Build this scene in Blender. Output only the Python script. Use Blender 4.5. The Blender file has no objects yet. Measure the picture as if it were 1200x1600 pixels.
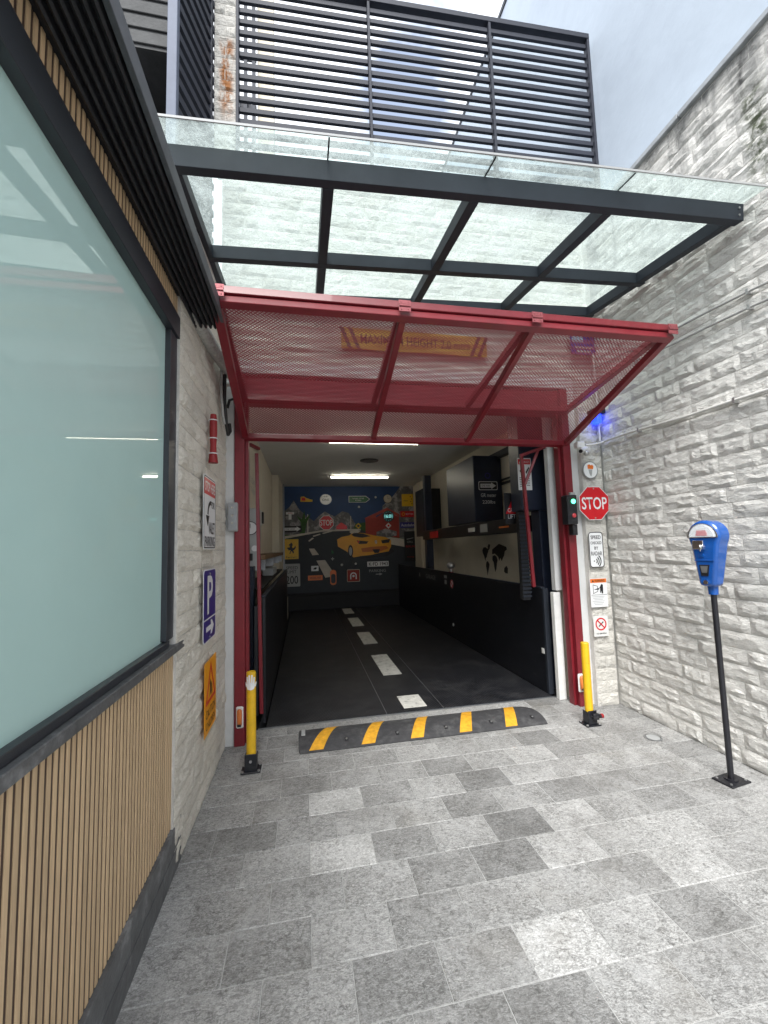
import bpy, bmesh, math, random
from mathutils import Vector, Matrix, noise as mnoise
random.seed(7)
R = math.radians
sc = bpy.context.scene
col = sc.collection

# ------------------------------------------------------------------ camera
CAMH = 1.5
cam = bpy.data.cameras.new('camera'); co = bpy.data.objects.new('camera', cam); col.objects.link(co)
cx = Vector((0.9813, -0.1902, -0.0290)); cf = Vector((0.1916, 0.9778, 0.0840))
cup = cx.cross(cf).normalized(); cx = cf.cross(cup).normalized(); cf.normalize()
m = Matrix.Identity(4)
for i in range(3):
    m[i][0] = cx[i]; m[i][1] = cup[i]; m[i][2] = -cf[i]
m[2][3] = CAMH
co.matrix_world = m
cam.sensor_width = 36; cam.lens = 36 * 642 / 1600; cam.clip_start = 0.05; cam.clip_end = 2000
sc.camera = co

# ------------------------------------------------------------------ world, sun, exposure
SUN_EL, SUN_ROT = R(52), R(-160)
w = bpy.data.worlds.new('World'); sc.world = w; w.use_nodes = True
nt = w.node_tree; nt.nodes.clear()
wo = nt.nodes.new('ShaderNodeOutputWorld'); bg = nt.nodes.new('ShaderNodeBackground'); bg.inputs[1].default_value = 0.06
sky = nt.nodes.new('ShaderNodeTexSky'); sky.sky_type = 'NISHITA'; sky.sun_disc = False
sky.sun_elevation = SUN_EL; sky.sun_rotation = SUN_ROT
tc = nt.nodes.new('ShaderNodeTexCoord'); mp = nt.nodes.new('ShaderNodeMapping'); mp.inputs['Scale'].default_value = (1, 1, 1.6)
mp.inputs['Location'].default_value = (0.35, 0.0, 0.2)
nz = nt.nodes.new('ShaderNodeTexNoise'); nz.inputs['Scale'].default_value = 3.0; nz.inputs['Detail'].default_value = 6; nz.inputs['Roughness'].default_value = 0.55
rp = nt.nodes.new('ShaderNodeValToRGB'); rp.color_ramp.elements[0].position = 0.42; rp.color_ramp.elements[1].position = 0.56
rp.color_ramp.elements[0].color = (0.20, 0.20, 0.20, 1)
mx = nt.nodes.new('ShaderNodeMix'); mx.data_type = 'RGBA'; mx.inputs[7].default_value = (7.4, 7.7, 8.2, 1)
L = nt.links.new
L(tc.outputs['Generated'], mp.inputs[0]); L(mp.outputs[0], nz.inputs['Vector'])
vd = nt.nodes.new('ShaderNodeVectorMath'); vd.operation = 'DISTANCE'; vd.inputs[1].default_value = (.17, .62, .765); L(tc.outputs['Generated'], vd.inputs[0])   # break in the clouds
md_ = nt.nodes.new('ShaderNodeMapRange'); md_.inputs[1].default_value = .02; md_.inputs[2].default_value = .15; md_.inputs[3].default_value = -.10; md_.inputs[4].default_value = .12; L(vd.outputs['Value'], md_.inputs[0])
ms_ = nt.nodes.new('ShaderNodeMath'); ms_.operation = 'ADD'; L(nz.outputs[0], ms_.inputs[0]); L(md_.outputs[0], ms_.inputs[1]); L(ms_.outputs[0], rp.inputs[0])
L(rp.outputs[0], mx.inputs[0]); L(sky.outputs[0], mx.inputs[6]); L(mx.outputs[2], bg.inputs[0]); L(bg.outputs[0], wo.inputs[0])
sl = bpy.data.lights.new('sun', 'SUN'); sl.energy = 1.3; sl.angle = R(32); sl.color = (1, .98, .95)
so = bpy.data.objects.new('sun', sl); col.objects.link(so)
sd = Vector((math.sin(SUN_ROT) * math.cos(SUN_EL), math.cos(SUN_ROT) * math.cos(SUN_EL), math.sin(SUN_EL)))
so.rotation_euler = sd.to_track_quat('Z', 'Y').to_euler()
sc.view_settings.view_transform = 'Standard'; sc.view_settings.look = 'None'; sc.view_settings.gamma = 1
sc.view_settings.use_curve_mapping = False; sc.view_settings.exposure = 2.15

sc.cycles.max_bounces = 14; sc.cycles.diffuse_bounces = 7; sc.cycles.transparent_max_bounces = 24

# ------------------------------------------------------------------ materials
MATS = {}
def mat(name, c, rough=.6, metal=0., var=.0, vscale=8., bump=0., bscale=60., rand=0., emit=None, estr=1., spec=.5, c2=None, c2s=3., c2p=(.45, .6), stretch=None, bdist=.01, coat=0.):
    """plain procedural material: base colour with world-space noise, per-object variation, optional second colour and bump"""
    m = bpy.data.materials.new(name); m.use_nodes = True; t = m.node_tree; b = t.nodes['Principled BSDF']
    b.inputs['Roughness'].default_value = rough; b.inputs['Metallic'].default_value = metal
    b.inputs['Specular IOR Level'].default_value = spec; b.inputs['Coat Weight'].default_value = coat
    b.inputs['Base Color'].default_value = (*c, 1)
    l = t.links.new
    geo = t.nodes.new('ShaderNodeNewGeometry'); vec = geo.outputs['Position']
    if stretch:
        mpn = t.nodes.new('ShaderNodeMapping'); mpn.inputs['Scale'].default_value = stretch; l(vec, mpn.inputs[0]); vec = mpn.outputs[0]
    def noise(s, d=4, r=.55):
        n = t.nodes.new('ShaderNodeTexNoise'); n.inputs['Scale'].default_value = s; n.inputs['Detail'].default_value = d; n.inputs['Roughness'].default_value = r
        l(vec, n.inputs['Vector']); return n.outputs[0]
    cur = None
    if var or rand or c2:
        rgb = t.nodes.new('ShaderNodeRGB'); rgb.outputs[0].default_value = (*c, 1); cur = rgb.outputs[0]
        if c2:
            rr = t.nodes.new('ShaderNodeValToRGB'); rr.color_ramp.elements[0].position = c2p[0]; rr.color_ramp.elements[1].position = c2p[1]
            l(noise(c2s, 6, .65), rr.inputs[0]); mm = t.nodes.new('ShaderNodeMix'); mm.data_type = 'RGBA'
            mm.inputs[7].default_value = (*c2, 1); l(cur, mm.inputs[6]); l(rr.outputs[0], mm.inputs[0]); cur = mm.outputs[2]
        hs = t.nodes.new('ShaderNodeHueSaturation'); l(cur, hs.inputs['Color'])
        a = t.nodes.new('ShaderNodeMapRange'); a.inputs[1].default_value = .3; a.inputs[2].default_value = .7; a.inputs[3].default_value = 1 - var; a.inputs[4].default_value = 1 + var
        l(noise(vscale, 6, .7), a.inputs[0]); v = a.outputs[0]
        if rand:
            oi = t.nodes.new('ShaderNodeObjectInfo'); q = t.nodes.new('ShaderNodeMapRange'); q.inputs[3].default_value = 1 - rand; q.inputs[4].default_value = 1 + rand
            l(oi.outputs['Random'], q.inputs[0]); mu = t.nodes.new('ShaderNodeMath'); mu.operation = 'MULTIPLY'; l(v, mu.inputs[0]); l(q.outputs[0], mu.inputs[1]); v = mu.outputs[0]
        l(v, hs.inputs['Value']); cur = hs.outputs[0]; l(cur, b.inputs['Base Color'])
    if bump:
        bn = t.nodes.new('ShaderNodeBump'); bn.inputs['Strength'].default_value = bump; bn.inputs['Distance'].default_value = bdist
        l(noise(bscale, 5, .6), bn.inputs['Height']); l(bn.outputs[0], b.inputs['Normal'])
    if emit:
        b.inputs['Emission Color'].default_value = (*emit, 1); b.inputs['Emission Strength'].default_value = estr
    MATS[name] = m; return m
def nodes(m):
    t = m.node_tree; return t, t.nodes['Principled BSDF'], t.links.new

def stone_mat(name, base, dark, dirt_z=0., moss=False, rust=None):
    m = bpy.data.materials.new(name); m.use_nodes = True; t, b, l = nodes(m)
    b.inputs['Roughness'].default_value = .82; b.inputs['Specular IOR Level'].default_value = .25
    geo = t.nodes.new('ShaderNodeNewGeometry'); P = geo.outputs['Position']
    def N(s, d=5, r=.6, st=None, dist=0):
        v = P
        if st: q = t.nodes.new('ShaderNodeMapping'); q.inputs['Scale'].default_value = st; l(P, q.inputs[0]); v = q.outputs[0]
        n = t.nodes.new('ShaderNodeTexNoise'); n.inputs['Scale'].default_value = s; n.inputs['Detail'].default_value = d; n.inputs['Roughness'].default_value = r
        n.inputs['Distortion'].default_value = dist; l(v, n.inputs['Vector']); return n.outputs[0]
    def ramp(x, a, c):
        r = t.nodes.new('ShaderNodeMapRange'); r.inputs[1].default_value = a; r.inputs[2].default_value = c; l(x, r.inputs[0]); r.interpolation_type = 'SMOOTHSTEP'; return r.outputs[0]
    def math_(op, a, c=None):
        n = t.nodes.new('ShaderNodeMath'); n.operation = op
        for i, x in enumerate((a, c)):
            if x is None: continue
            if isinstance(x, (int, float)): n.inputs[i].default_value = x
            else: l(x, n.inputs[i])
        return n.outputs[0]
    def mix(f, a, c):
        n = t.nodes.new('ShaderNodeMix'); n.data_type = 'RGBA'
        if isinstance(f, (int, float)): n.inputs[0].default_value = f
        else: l(f, n.inputs[0])
        for i, x in ((6, a), (7, c)):
            if isinstance(x, tuple): n.inputs[i].default_value = (*x, 1)
            else: l(x, n.inputs[i])
        return n.outputs[2]
    sx = t.nodes.new('ShaderNodeSeparateXYZ'); l(P, sx.inputs[0]); X, Y, Z = sx.outputs
    # grime: settles in layered horizontal cracks of the split face, and in soft patches
    crack = ramp(N(26, 6, .7, (1, 1, 3.2), .8), .52, .70)
    patch = ramp(N(2.2, 5, .6), .42, .72)
    fine = ramp(N(120, 3, .6), .35, .75)
    c = mix(math_('MULTIPLY', crack, .30), base, dark)
    c = mix(math_('MULTIPLY', patch, .22), c, tuple(.62 * x + .38 * y for x, y in zip(base, dark)))
    c = mix(math_('MULTIPLY', fine, .22), c, dark)
    if dirt_z:   # rain streaks and black algae under the coping
        st = ramp(N(9, 4, .6, (1, 1, .12)), .45, .66)
        hz = ramp(Z, dirt_z, 4.7)
        c = mix(math_('MULTIPLY', math_('MULTIPLY', st, hz), .55), c, (.10, .105, .11))
        band = ramp(math_('ADD', Z, math_('MULTIPLY', N(7), .35)), 4.68, 4.86)
        c = mix(math_('MULTIPLY', band, .8), c, (.07, .075, .075))
    if moss:
        dy = math_('ABSOLUTE', math_('SUBTRACT', math_('ADD', Y, math_('MULTIPLY', N(3), .12)), 1.94))
        my = math_('SUBTRACT', 1.0, ramp(dy, .02, .11))
        mz = math_('MULTIPLY', ramp(Z, 3.55, 3.9), math_('SUBTRACT', 1.0, ramp(Z, 4.25, 4.45)))
        mm = math_('MULTIPLY', math_('MULTIPLY', my, mz), ramp(N(22, 5, .7), .4, .6))
        c = mix(math_('MULTIPLY', mm, .9), c, (.055, .075, .025))
        my2 = math_('SUBTRACT', 1.0, ramp(math_('ABSOLUTE', math_('SUBTRACT', Y, 1.93)), .0, .03))
        c = mix(math_('MULTIPLY', math_('MULTIPLY', my2, ramp(Z, 4.2, 4.5)), math_('MULTIPLY', ramp(N(14), .4, .6), .85)), c, (.05, .05, .05))
    if rust:
        dx = math_('ABSOLUTE', math_('SUBTRACT', math_('ADD', X, math_('MULTIPLY', N(6), .05)), rust))
        rx = math_('SUBTRACT', 1.0, ramp(dx, .02, .085))
        rz = math_('MULTIPLY', ramp(Z, 5.2, 5.5), math_('SUBTRACT', 1.0, ramp(Z, 6.0, 6.12)))
        c = mix(math_('MULTIPLY', math_('MULTIPLY', rx, rz), ramp(N(15, 5, .7, (1, 1, .4)), .35, .55)), c, (.34, .14, .045))
    oi = t.nodes.new('ShaderNodeObjectInfo'); q = t.nodes.new('ShaderNodeMapRange'); q.inputs[3].default_value = .90; q.inputs[4].default_value = 1.07; l(oi.outputs['Random'], q.inputs[0])
    hs = t.nodes.new('ShaderNodeHueSaturation'); l(c, hs.inputs['Color']); l(q.outputs[0], hs.inputs['Value']); l(hs.outputs[0], b.inputs['Base Color'])
    b1 = t.nodes.new('ShaderNodeBump'); b1.inputs['Strength'].default_value = 1.0; b1.inputs['Distance'].default_value = .020
    l(N(20, 8, .68, (1, 1, 2.4), 1.2), b1.inputs['Height'])
    b2 = t.nodes.new('ShaderNodeBump'); b2.inputs['Strength'].default_value = .5; b2.inputs['Distance'].default_value = .004
    l(N(130, 4, .6), b2.inputs['Height']); l(b1.outputs[0], b2.inputs['Normal']); l(b2.outputs[0], b.inputs['Normal'])
    MATS[name] = m; return m
stone_mat('stone_right', (.81, .795, .755), (.34, .325, .30), dirt_z=3.0, moss=True)
stone_mat('stone_left', (.84, .80, .715), (.26, .23, .18))
stone_mat('stone_front', (.68, .66, .61), (.32, .30, .27), rust=-.60)
mat('mortar', (.62, .605, .57), .9, var=.18, bump=.6, bscale=70)

def paving_mat():
    m = bpy.data.materials.new('slate_paving'); m.use_nodes = True; t, b, l = nodes(m)
    geo = t.nodes.new('ShaderNodeNewGeometry'); oi = t.nodes.new('ShaderNodeObjectInfo')
    vadd = t.nodes.new('ShaderNodeVectorMath'); vadd.operation = 'ADD'
    sc_ = t.nodes.new('ShaderNodeVectorMath'); sc_.operation = 'SCALE'; sc_.inputs[0].default_value = (7.3, 3.1, 5.7); l(oi.outputs['Random'], sc_.inputs['Scale'])
    l(geo.outputs['Position'], vadd.inputs[0]); l(sc_.outputs[0], vadd.inputs[1]); V = vadd.outputs[0]
    def N(s, d=6, r=.65, dist=0., st=None):
        v = V
        if st: q = t.nodes.new('ShaderNodeMapping'); q.inputs['Scale'].default_value = st; q.inputs['Rotation'].default_value = (0, 0, .6); l(V, q.inputs[0]); v = q.outputs[0]
        n = t.nodes.new('ShaderNodeTexNoise'); n.inputs['Scale'].default_value = s; n.inputs['Detail'].default_value = d; n.inputs['Roughness'].default_value = r; n.inputs['Distortion'].default_value = dist
        l(v, n.inputs['Vector']); return n.outputs[0]
    def ramp(x, a, c, o0=0., o1=1.):
        r = t.nodes.new('ShaderNodeMapRange'); r.inputs[1].default_value = a; r.inputs[2].default_value = c; r.inputs[3].default_value = o0; r.inputs[4].default_value = o1; l(x, r.inputs[0]); return r.outputs[0]
    def mix(f, a, c):
        n = t.nodes.new('ShaderNodeMix'); n.data_type = 'RGBA'; l(f, n.inputs[0])
        for i, x in ((6, a), (7, c)):
            if isinstance(x, tuple): n.inputs[i].default_value = (*x, 1)
            else: l(x, n.inputs[i])
        return n.outputs[2]
    c = mix(ramp(N(5, 5, .6, .5), .35, .68), (.19, .188, .182), (.385, .382, .375))
    c = mix(ramp(N(24, 8, .8, 1.5, (1, 1.7, 1)), .50, .60, 0, .5), c, (.15, .148, .14))
    c = mix(ramp(N(30, 8, .8, 1.0, (1, 1.7, 1)), .53, .62, 0, .55), c, (.56, .56, .55))
    c = mix(ramp(N(62, 8, .8, 1.2, (1, 2.0, 1)), .45, .58, 0, .85), c, (.60, .60, .59))
    c = mix(ramp(N(46, 8, .85, .8), .51, .63, 0, .75), c, (.075, .073, .068))
    c = mix(ramp(N(2.0, 3, .5), .6, .75, 0, .35), c, (.17, .15, .115))
    wn = t.nodes.new('ShaderNodeTexNoise'); wn.inputs['Scale'].default_value = 2.3; wn.inputs['Detail'].default_value = 7; wn.inputs['Roughness'].default_value = .7; l(geo.outputs['Position'], wn.inputs['Vector'])
    c = mix(ramp(wn.outputs[0], .48, .72, 0, .5), c, (.12, .115, .105))
    w2 = t.nodes.new('ShaderNodeTexNoise'); w2.inputs['Scale'].default_value = 5; w2.inputs['Detail'].default_value = 9; w2.inputs['Roughness'].default_value = .75; w2.inputs['Distortion'].default_value = 1.5; l(geo.outputs['Position'], w2.inputs['Vector'])
    c = mix(ramp(w2.outputs[0], .54, .66, 0, .45), c, (.50, .50, .50))
    hs = t.nodes.new('ShaderNodeHueSaturation'); l(c, hs.inputs['Color']); hs.inputs['Saturation'].default_value = .9
    # individual tiles: most mid grey, a few pale, a few dark
    tn = t.nodes.new('ShaderNodeVectorMath'); tn.operation = 'SCALE'; tn.inputs['Scale'].default_value = .86; l(oi.outputs['Color'], tn.inputs[0]); l(tn.outputs[0], hs.inputs['Value'])
    l(hs.outputs[0], b.inputs['Base Color'])
    l(ramp(N(20), .3, .7, .42, .68), b.inputs['Roughness'])
    b1 = t.nodes.new('ShaderNodeBump'); b1.inputs['Strength'].default_value = .8; b1.inputs['Distance'].default_value = .005; l(N(45, 6, .7, 1.0, (1, 2, 1)), b1.inputs['Height'])
    l(b1.outputs[0], b.inputs['Normal']); MATS['slate_paving'] = m
paving_mat()
mat('grout', (.42, .42, .41), .9, var=.2, vscale=15, bump=.3, bscale=120)
mat('asphalt', (.055, .055, .057), .9, var=.2, bump=.4, bscale=90)
mat('slate_dark', (.115, .12, .125), .5, var=.35, vscale=9, rand=.12, bump=.35, bscale=30, c2=(.21, .215, .22), c2s=9, c2p=(.55, .72))
mat('oak_slat', (.60, .435, .265), .55, var=.16, vscale=14, rand=.11, bump=.15, bscale=60, stretch=(6, 6, .35))
mat('brown_back', (.075, .045, .032), .7, var=.15)
mat('dark_aluminium', (.030, .034, .042), .42, var=.12, vscale=5, bump=.05, bscale=200)
mat('charcoal_beam', (.026, .031, .042), .55, spec=.3, var=.15, vscale=4, bump=.04, bscale=150)
mat('rib_black', (.024, .026, .031), .5, var=.2, vscale=6)
mat('fascia_grey', (.075, .08, .09), .55, var=.22, vscale=20)
mat('louver_grey', (.028, .032, .045), .6, spec=.25, var=.12, vscale=3, rand=.06)
mat('bluegrey_post', (.12, .14, .19), .6, spec=.25, var=.1, vscale=6)
mat('red_paint', (.185, .012, .020), .38, var=.16, vscale=5, bump=.06, bscale=160, coat=.15)
mat('red_mesh', (.26, .022, .034), .45, var=.15)
mat('hinge_steel', (.30, .08, .09), .4, metal=.3, var=.25, vscale=90)
mat('white_render', (.60, .605, .60), .8, var=.08, vscale=4, bump=.25, bscale=60)
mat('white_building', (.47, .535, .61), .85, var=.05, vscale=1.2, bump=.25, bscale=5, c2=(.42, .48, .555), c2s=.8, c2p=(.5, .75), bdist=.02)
mat('coping_grey', (.34, .36, .38), .6, var=.2, vscale=12)
mat('concrete_dark', (.075, .077, .078), .85, var=.25, vscale=6, bump=.4, bscale=40)
mat('concrete_light', (.55, .55, .53), .85, var=.12, bump=.2)
mat('cream_wall', (.70, .645, .54), .8, var=.06, vscale=3, bump=.15, bscale=50)
mat('ceiling_white', (.80, .80, .78), .85, var=.04, vscale=2)
mat('black_panel', (.010, .011, .015), .38, var=.3, vscale=4, c2=(.035, .035, .037), c2s=6, c2p=(.58, .75), stretch=(1, 1, 2.5), bump=.04, bscale=60)
mat('black_matte', (.014, .014, .016), .7, var=.2)
mat('navy_steel', (.016, .022, .042), .38, var=.25, vscale=6, bump=.05, bscale=60)
mat('steel_grey', (.32, .33, .34), .35, metal=.7, var=.15, vscale=25)
mat('plastic_grey', (.36, .37, .37), .5, var=.05)
mat('galvanised', (.5, .5, .5), .4, metal=.8, var=.2, vscale=40)
mat('yellow_paint', (.72, .43, .012), .45, var=.12, vscale=20, c2=(.40, .25, .03), c2s=45, c2p=(.64, .72), bump=.05, bscale=120)
mat('yellow_rubber', (.66, .33, .022), .6, var=.28, vscale=22, bump=.2, bscale=120, c2=(.34, .19, .04), c2s=16, c2p=(.58, .75))
mat('rubber', (.042, .042, .045), .75, var=.3, vscale=18, bump=.35, bscale=130, c2=(.09, .09, .09), c2s=9, c2p=(.5, .8))
mat('meter_blue', (.008, .085, .36), .22, var=.08, vscale=12, coat=.6)
mat('pole_black', (.012, .012, .016), .4, var=.2)
mat('chrome', (.72, .72, .72), .18, metal=1.)
mat('white_paint', (.78, .78, .76), .5, var=.08, vscale=18)
mat('line_paint', (.66, .65, .60), .6, var=.2, vscale=14, c2=(.30, .29, .27), c2s=12, c2p=(.55, .72), bump=.2, bscale=90)
mat('sign_white', (.74, .75, .76), .35, var=.03)
mat('sign_red', (.56, .008, .016), .35, var=.05)
mat('sign_black', (.012, .012, .014), .45)
mat('sign_blue', (.035, .03, .20), .35, var=.05)
mat('sign_yellow', (.72, .44, .02), .4, var=.06)
mat('faded_yellow', (.40, .24, .03), .6, var=.25, vscale=14)
mat('sign_amber', (.80, .33, .012), .4, var=.08)
mat('sign_orange', (.70, .16, .02), .4)
mat('sign_green', (.01, .12, .04), .4)
mat('sign_paper', (.66, .66, .64), .7, var=.05)
mat('orange_plastic', (.72, .20, .04), .35, var=.08, coat=.4)
mat('tan_edge', (.50, .34, .22), .5)
mat('red_rubber', (.26, .012, .015), .5, var=.15)
mat('conduit_white', (.62, .61, .58), .55, var=.12, vscale=15)
mat('conduit_grey', (.34, .34, .33), .6, var=.2, vscale=15)
mat('cable_black', (.012, .012, .012), .5)
mat('duct_grey', (.42, .42, .40), .5, var=.1)
mat('tube_light', (.9, .9, .85), .5, emit=(1, .93, .76), estr=4.0)
mat('green_lamp', (.02, .5, .2), .3, emit=(.05, 1, .35), estr=2.5)
mat('red_lamp', (.35, .03, .04), .3, emit=(1, .1, .12), estr=.03)
mat('blue_lamp', (.01, .02, .6), .1, emit=(.01, .04, 1), estr=1.0, coat=1.)
mat('led_cyan', (.1, .5, .5), .4, emit=(.35, .95, .9), estr=.22)
mat('mural_sky', (.010, .045, .14), .6, var=.2, vscale=3)
mat('mural_road', (.028, .034, .042), .6, var=.1)
mat('mural_rock', (.12, .12, .13), .7, c2=(.34, .33, .33), c2s=5, c2p=(.5, .6), var=.3, vscale=14)
mat('mural_green', (.035, .10, .02), .7, var=.4, vscale=18)
mat('mural_line', (.52, .48, .42), .6, var=.1)
mat('barn_red', (.30, .03, .02), .6, var=.15, vscale=9)
mat('barn_roof', (.36, .05, .035), .6, var=.15, vscale=9)
mat('car_yellow', (.72, .33, .01), .4, var=.06)
mat('car_orange', (.45, .12, .01), .4)
mat('wood_brown', (.16, .09, .04), .6, var=.25, vscale=20, stretch=(1, .2, 1))
mat('far_cream', (.62, .56, .45), .8, var=.08)
mat('dirty_cream', (.52, .46, .36), .8, var=.15, vscale=8)

def glass_mats():
    # canopy glass: clear greenish pane under a film of dust that scatters the daylight
    m = bpy.data.materials.new('canopy_glass'); m.use_nodes = True; t = m.node_tree; t.nodes.clear(); l = t.links.new
    o = t.nodes.new('ShaderNodeOutputMaterial'); tr = t.nodes.new('ShaderNodeBsdfTransparent'); tr.inputs[0].default_value = (.80, .855, .84, 1)
    tl = t.nodes.new('ShaderNodeBsdfTranslucent'); tl.inputs[0].default_value = (.76, .81, .80, 1)
    df = t.nodes.new('ShaderNodeBsdfDiffuse'); df.inputs[0].default_value = (.6, .66, .64, 1)
    ms = t.nodes.new('ShaderNodeMixShader'); ms.inputs[0].default_value = .15; l(tl.outputs[0], ms.inputs[1]); l(df.outputs[0], ms.inputs[2])
    geo = t.nodes.new('ShaderNodeNewGeometry')
    def N(s, d, r, a, c, o0, o1):
        n = t.nodes.new('ShaderNodeTexNoise'); n.inputs['Scale'].default_value = s; n.inputs['Detail'].default_value = d; n.inputs['Roughness'].default_value = r; n.inputs['Distortion'].default_value = .8
        l(geo.outputs['Position'], n.inputs['Vector']); q = t.nodes.new('ShaderNodeMapRange'); q.inputs[1].default_value = a; q.inputs[2].default_value = c; q.inputs[3].default_value = o0; q.inputs[4].default_value = o1; l(n.outputs[0], q.inputs[0]); return q.outputs[0]
    ad = t.nodes.new('ShaderNodeMath'); ad.operation = 'ADD'; ad.use_clamp = True; l(N(3.5, 7, .7, .38, .66, .06, .24), ad.inputs[0]); l(N(55, 7, .85, .44, .60, 0, .18), ad.inputs[1])
    m1 = t.nodes.new('ShaderNodeMixShader'); l(ad.outputs[0], m1.inputs[0]); l(tr.outputs[0], m1.inputs[1]); l(ms.outputs[0], m1.inputs[2])
    gl = t.nodes.new('ShaderNodeBsdfGlossy'); gl.inputs['Roughness'].default_value = .03; lw_ = t.nodes.new('ShaderNodeLayerWeight'); lw_.inputs[0].default_value = .5
    p5 = t.nodes.new('ShaderNodeMath'); p5.operation = 'POWER'; p5.inputs[1].default_value = 5; l(lw_.outputs['Facing'], p5.inputs[0])
    fr = t.nodes.new('ShaderNodeMapRange'); fr.inputs[3].default_value = .035; fr.inputs[4].default_value = .9; l(p5.outputs[0], fr.inputs[0])
    m2 = t.nodes.new('ShaderNodeMixShader'); l(fr.outputs[0], m2.inputs[0]); l(m1.outputs[0], m2.inputs[1]); l(gl.outputs[0], m2.inputs[2]); l(m2.outputs[0], o.inputs[0]); MATS['canopy_glass'] = m
    # shop glass: pane with a pale teal privacy film behind it
    m = mat('film_glass', (.53, .745, .715), .018, var=.03, vscale=1.2, spec=.62)
    b = m.node_tree.nodes['Principled BSDF']; b.inputs['IOR'].default_value = 1.75
    mat('film_edge', (.36, .50, .50), .08, spec=.5)
    # dark panes
    mat('dark_glass', (.02, .035, .04), .05, spec=.6)
    m = bpy.data.materials.new('dome_glass'); m.use_nodes = True; b = m.node_tree.nodes['Principled BSDF']
    b.inputs['Base Color'].default_value = (.8, .85, .9, 1); b.inputs['Roughness'].default_value = .05; b.inputs['Alpha'].default_value = .3; MATS['dome_glass'] = m
glass_mats()
def plate_mat():
    m = mat('tread_plate', (.015, .016, .020), .42, var=.35, vscale=5, c2=(.032, .032, .034), c2s=2.5, c2p=(.45, .7)); t, b, l = nodes(m)
    geo = t.nodes.new('ShaderNodeNewGeometry'); mp_ = t.nodes.new('ShaderNodeMapping'); mp_.inputs['Rotation'].default_value = (0, 0, .785); l(geo.outputs['Position'], mp_.inputs[0])
    ch = t.nodes.new('ShaderNodeTexWave'); ch.inputs['Scale'].default_value = 14; l(mp_.outputs[0], ch.inputs[0])
    mp2 = t.nodes.new('ShaderNodeMapping'); mp2.inputs['Rotation'].default_value = (0, 0, -.785); l(geo.outputs['Position'], mp2.inputs[0])
    c2 = t.nodes.new('ShaderNodeTexWave'); c2.inputs['Scale'].default_value = 14; l(mp2.outputs[0], c2.inputs[0])
    mu = t.nodes.new('ShaderNodeMath'); mu.operation = 'MULTIPLY'; l(ch.outputs['Fac'], mu.inputs[0]); l(c2.outputs['Fac'], mu.inputs[1])
    bn = t.nodes.new('ShaderNodeBump'); bn.inputs['Strength'].default_value = .6; bn.inputs['Distance'].default_value = .003; l(mu.outputs[0], bn.inputs['Height']); l(bn.outputs[0], b.inputs['Normal'])
plate_mat()

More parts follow.
